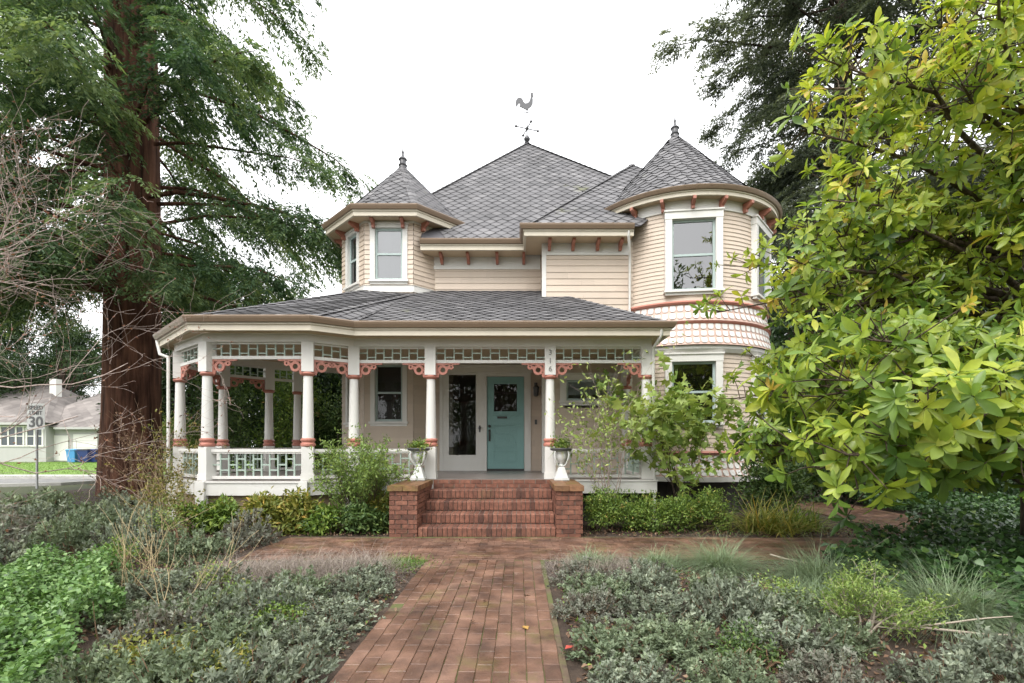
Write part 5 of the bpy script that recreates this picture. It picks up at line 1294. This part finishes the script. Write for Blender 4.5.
cover('ivy_bed', 'dark glossy ivy covering the bed under the big-leaved tree', ivy_pts, 80000, (.04, .085), (.05, .09), L['ivy'], .1, .5, 'ivy')
def cov_pts(n):
    x = rng.uniform(-8.6, -2.75, n); y = rng.uniform(2.4, 5.7, n); ok = (x < -.72 * y - .55 - .2 * np.sin(y * 4)) & (x > -1.2 * y - 2.2)
    x, y = x[ok], y[ok]; return np.stack([x, y], 1), .12 + .34 * bumpy(x, y, 3.6)
cover('leafy_cover', 'bright green round-leaved ground cover filling the lower left corner', cov_pts, 84000, (.03, .06), (.024, .045), L['cover'], .1, .4, 'fold', 1.0)
def lit_pts(n):
    x = rng.uniform(-10, 7, n); y = rng.uniform(2.6, 9, n); ok = (~((x > -1.25) & (x < .38) & (y < 6.5)) & ~((y > 6.4) & (y < 8.1) & (x > -3.9))) | (rng.uniform(size=n) < .016)
    x, y = x[ok], y[ok]; return np.stack([x, y], 1), np.full(len(x), .045)
cover('leaf_litter', 'brown fallen leaves and bark bits on the bare soil of the beds', lit_pts, 30000, (.03, .07), (.02, .04), L['litter'], .01, .03, 'fold', 1.4)
def weed_pts(n):
    x = rng.uniform(-14, 7, n); y = rng.uniform(2.8, 16, n); ok = ~((x > -1.25) & (x < .38) & (y < 6.5)) & ~((y > 6.4) & (y < 8.1) & (x > -3.9)) & ~((x > -7.2) & (x < 2.6) & (y > 9)) & ~((x > 1.8) & (y > 10.2)) & (rng.uniform(size=n) < bumpy(x, y, 1.7))
    x, y = x[ok], y[ok]; return np.stack([x, y], 1), np.full(len(x), .07)
cover('low_weeds', 'small green weeds scattered over the beds', weed_pts, 60000, (.02, .05), (.012, .03), L['azalea'], .01, .05, 'fold', 1.0, .4)
for i, (x, y, rz, lab, mm) in enumerate([(X(565, 3.62), 3.62, .6, 'red fallen leaf on the right edge of the brick path', paint('red_leaf', (.42, .06, .04), .5, .3)), (X(528, 4.0), 4.0, 2.1, 'ochre fallen leaf in the middle of the brick path', paint('ochre_leaf', (.34, .20, .05), .6, .3))]):
    mb = MB(); c, s = math.cos(rz), math.sin(rz)
    pts = [(0, 0, .004), (.035, .03, .014), (.09, 0, .006), (.035, -.03, .016)]
    mb.add([(x + a * c - b * s, y + a * s + b * c, .032 + z) for a, b, z in pts], [(0, 1, 2), (0, 2, 3)])
    props(mb.build('fallen_leaf', mm, None, origin=(x, y, .03)), lab, 'leaf')

# ------------------------------------------------------------------ camera, light, world
cd = bpy.data.cameras.new('camera'); cam = bpy.data.objects.new('camera', cd); COL.objects.link(cam)
cam.location = (0, 0, EYE); cam.rotation_euler = (R(90), 0, 0)
cd.sensor_width = 36; cd.sensor_fit = 'HORIZONTAL'; cd.lens = 36 * F / 1024
cd.shift_x = -(VX - 512) / 1024; cd.shift_y = (VY - 341.5) / 1024
cd.clip_start = .05; cd.clip_end = 600
scene.camera = cam
SE, SAZ = 52, 200     # elevation, compass-like direction the light comes from (behind the camera, to the left)
sd = bpy.data.lights.new('sun', 'SUN'); sun = bpy.data.objects.new('sun', sd); COL.objects.link(sun)
sd.energy = 1.15; sd.angle = R(28); sd.color = (1, .96, .90)
dv = Vector((-.42 * math.cos(R(SE)), -.9 * math.cos(R(SE)), math.sin(R(SE))))
sun.rotation_euler = dv.to_track_quat('Z', 'Y').to_euler(); sun.location = dv * 60
w = bpy.data.worlds.new('World'); scene.world = w; w.use_nodes = True; nt = w.node_tree; nt.nodes.clear()
sky = nt.nodes.new('ShaderNodeTexSky'); sky.sky_type = 'NISHITA'; sky.sun_disc = False; sky.sun_elevation = R(SE)
sky.sun_rotation = math.atan2(dv.x, dv.y); sky.air_density = 1.0; sky.dust_density = 4.0; sky.ozone_density = 1.0
hs = nt.nodes.new('ShaderNodeHueSaturation'); hs.inputs['Saturation'].default_value = .10
bgd = nt.nodes.new('ShaderNodeBackground'); bgd.inputs[1].default_value = .15
wo = nt.nodes.new('ShaderNodeOutputWorld')
mx = nt.nodes.new('ShaderNodeMix'); mx.data_type = 'RGBA'; mx.inputs[0].default_value = .65; mx.inputs[7].default_value = (10.4, 10.5, 10.7, 1)
nt.links.new(sky.outputs[0], hs.inputs['Color']); nt.links.new(hs.outputs[0], mx.inputs[6]); nt.links.new(mx.outputs[2], bgd.inputs[0]); nt.links.new(bgd.outputs[0], wo.inputs[0])
vs_ = scene.view_settings; vs_.view_transform = 'Standard'; vs_.look = 'None'; vs_.exposure = 1.0; vs_.gamma = 1
scene.cycles.max_bounces = 8; scene.cycles.diffuse_bounces = 3; scene.cycles.glossy_bounces = 3; scene.cycles.transmission_bounces = 4; scene.cycles.transparent_max_bounces = 6
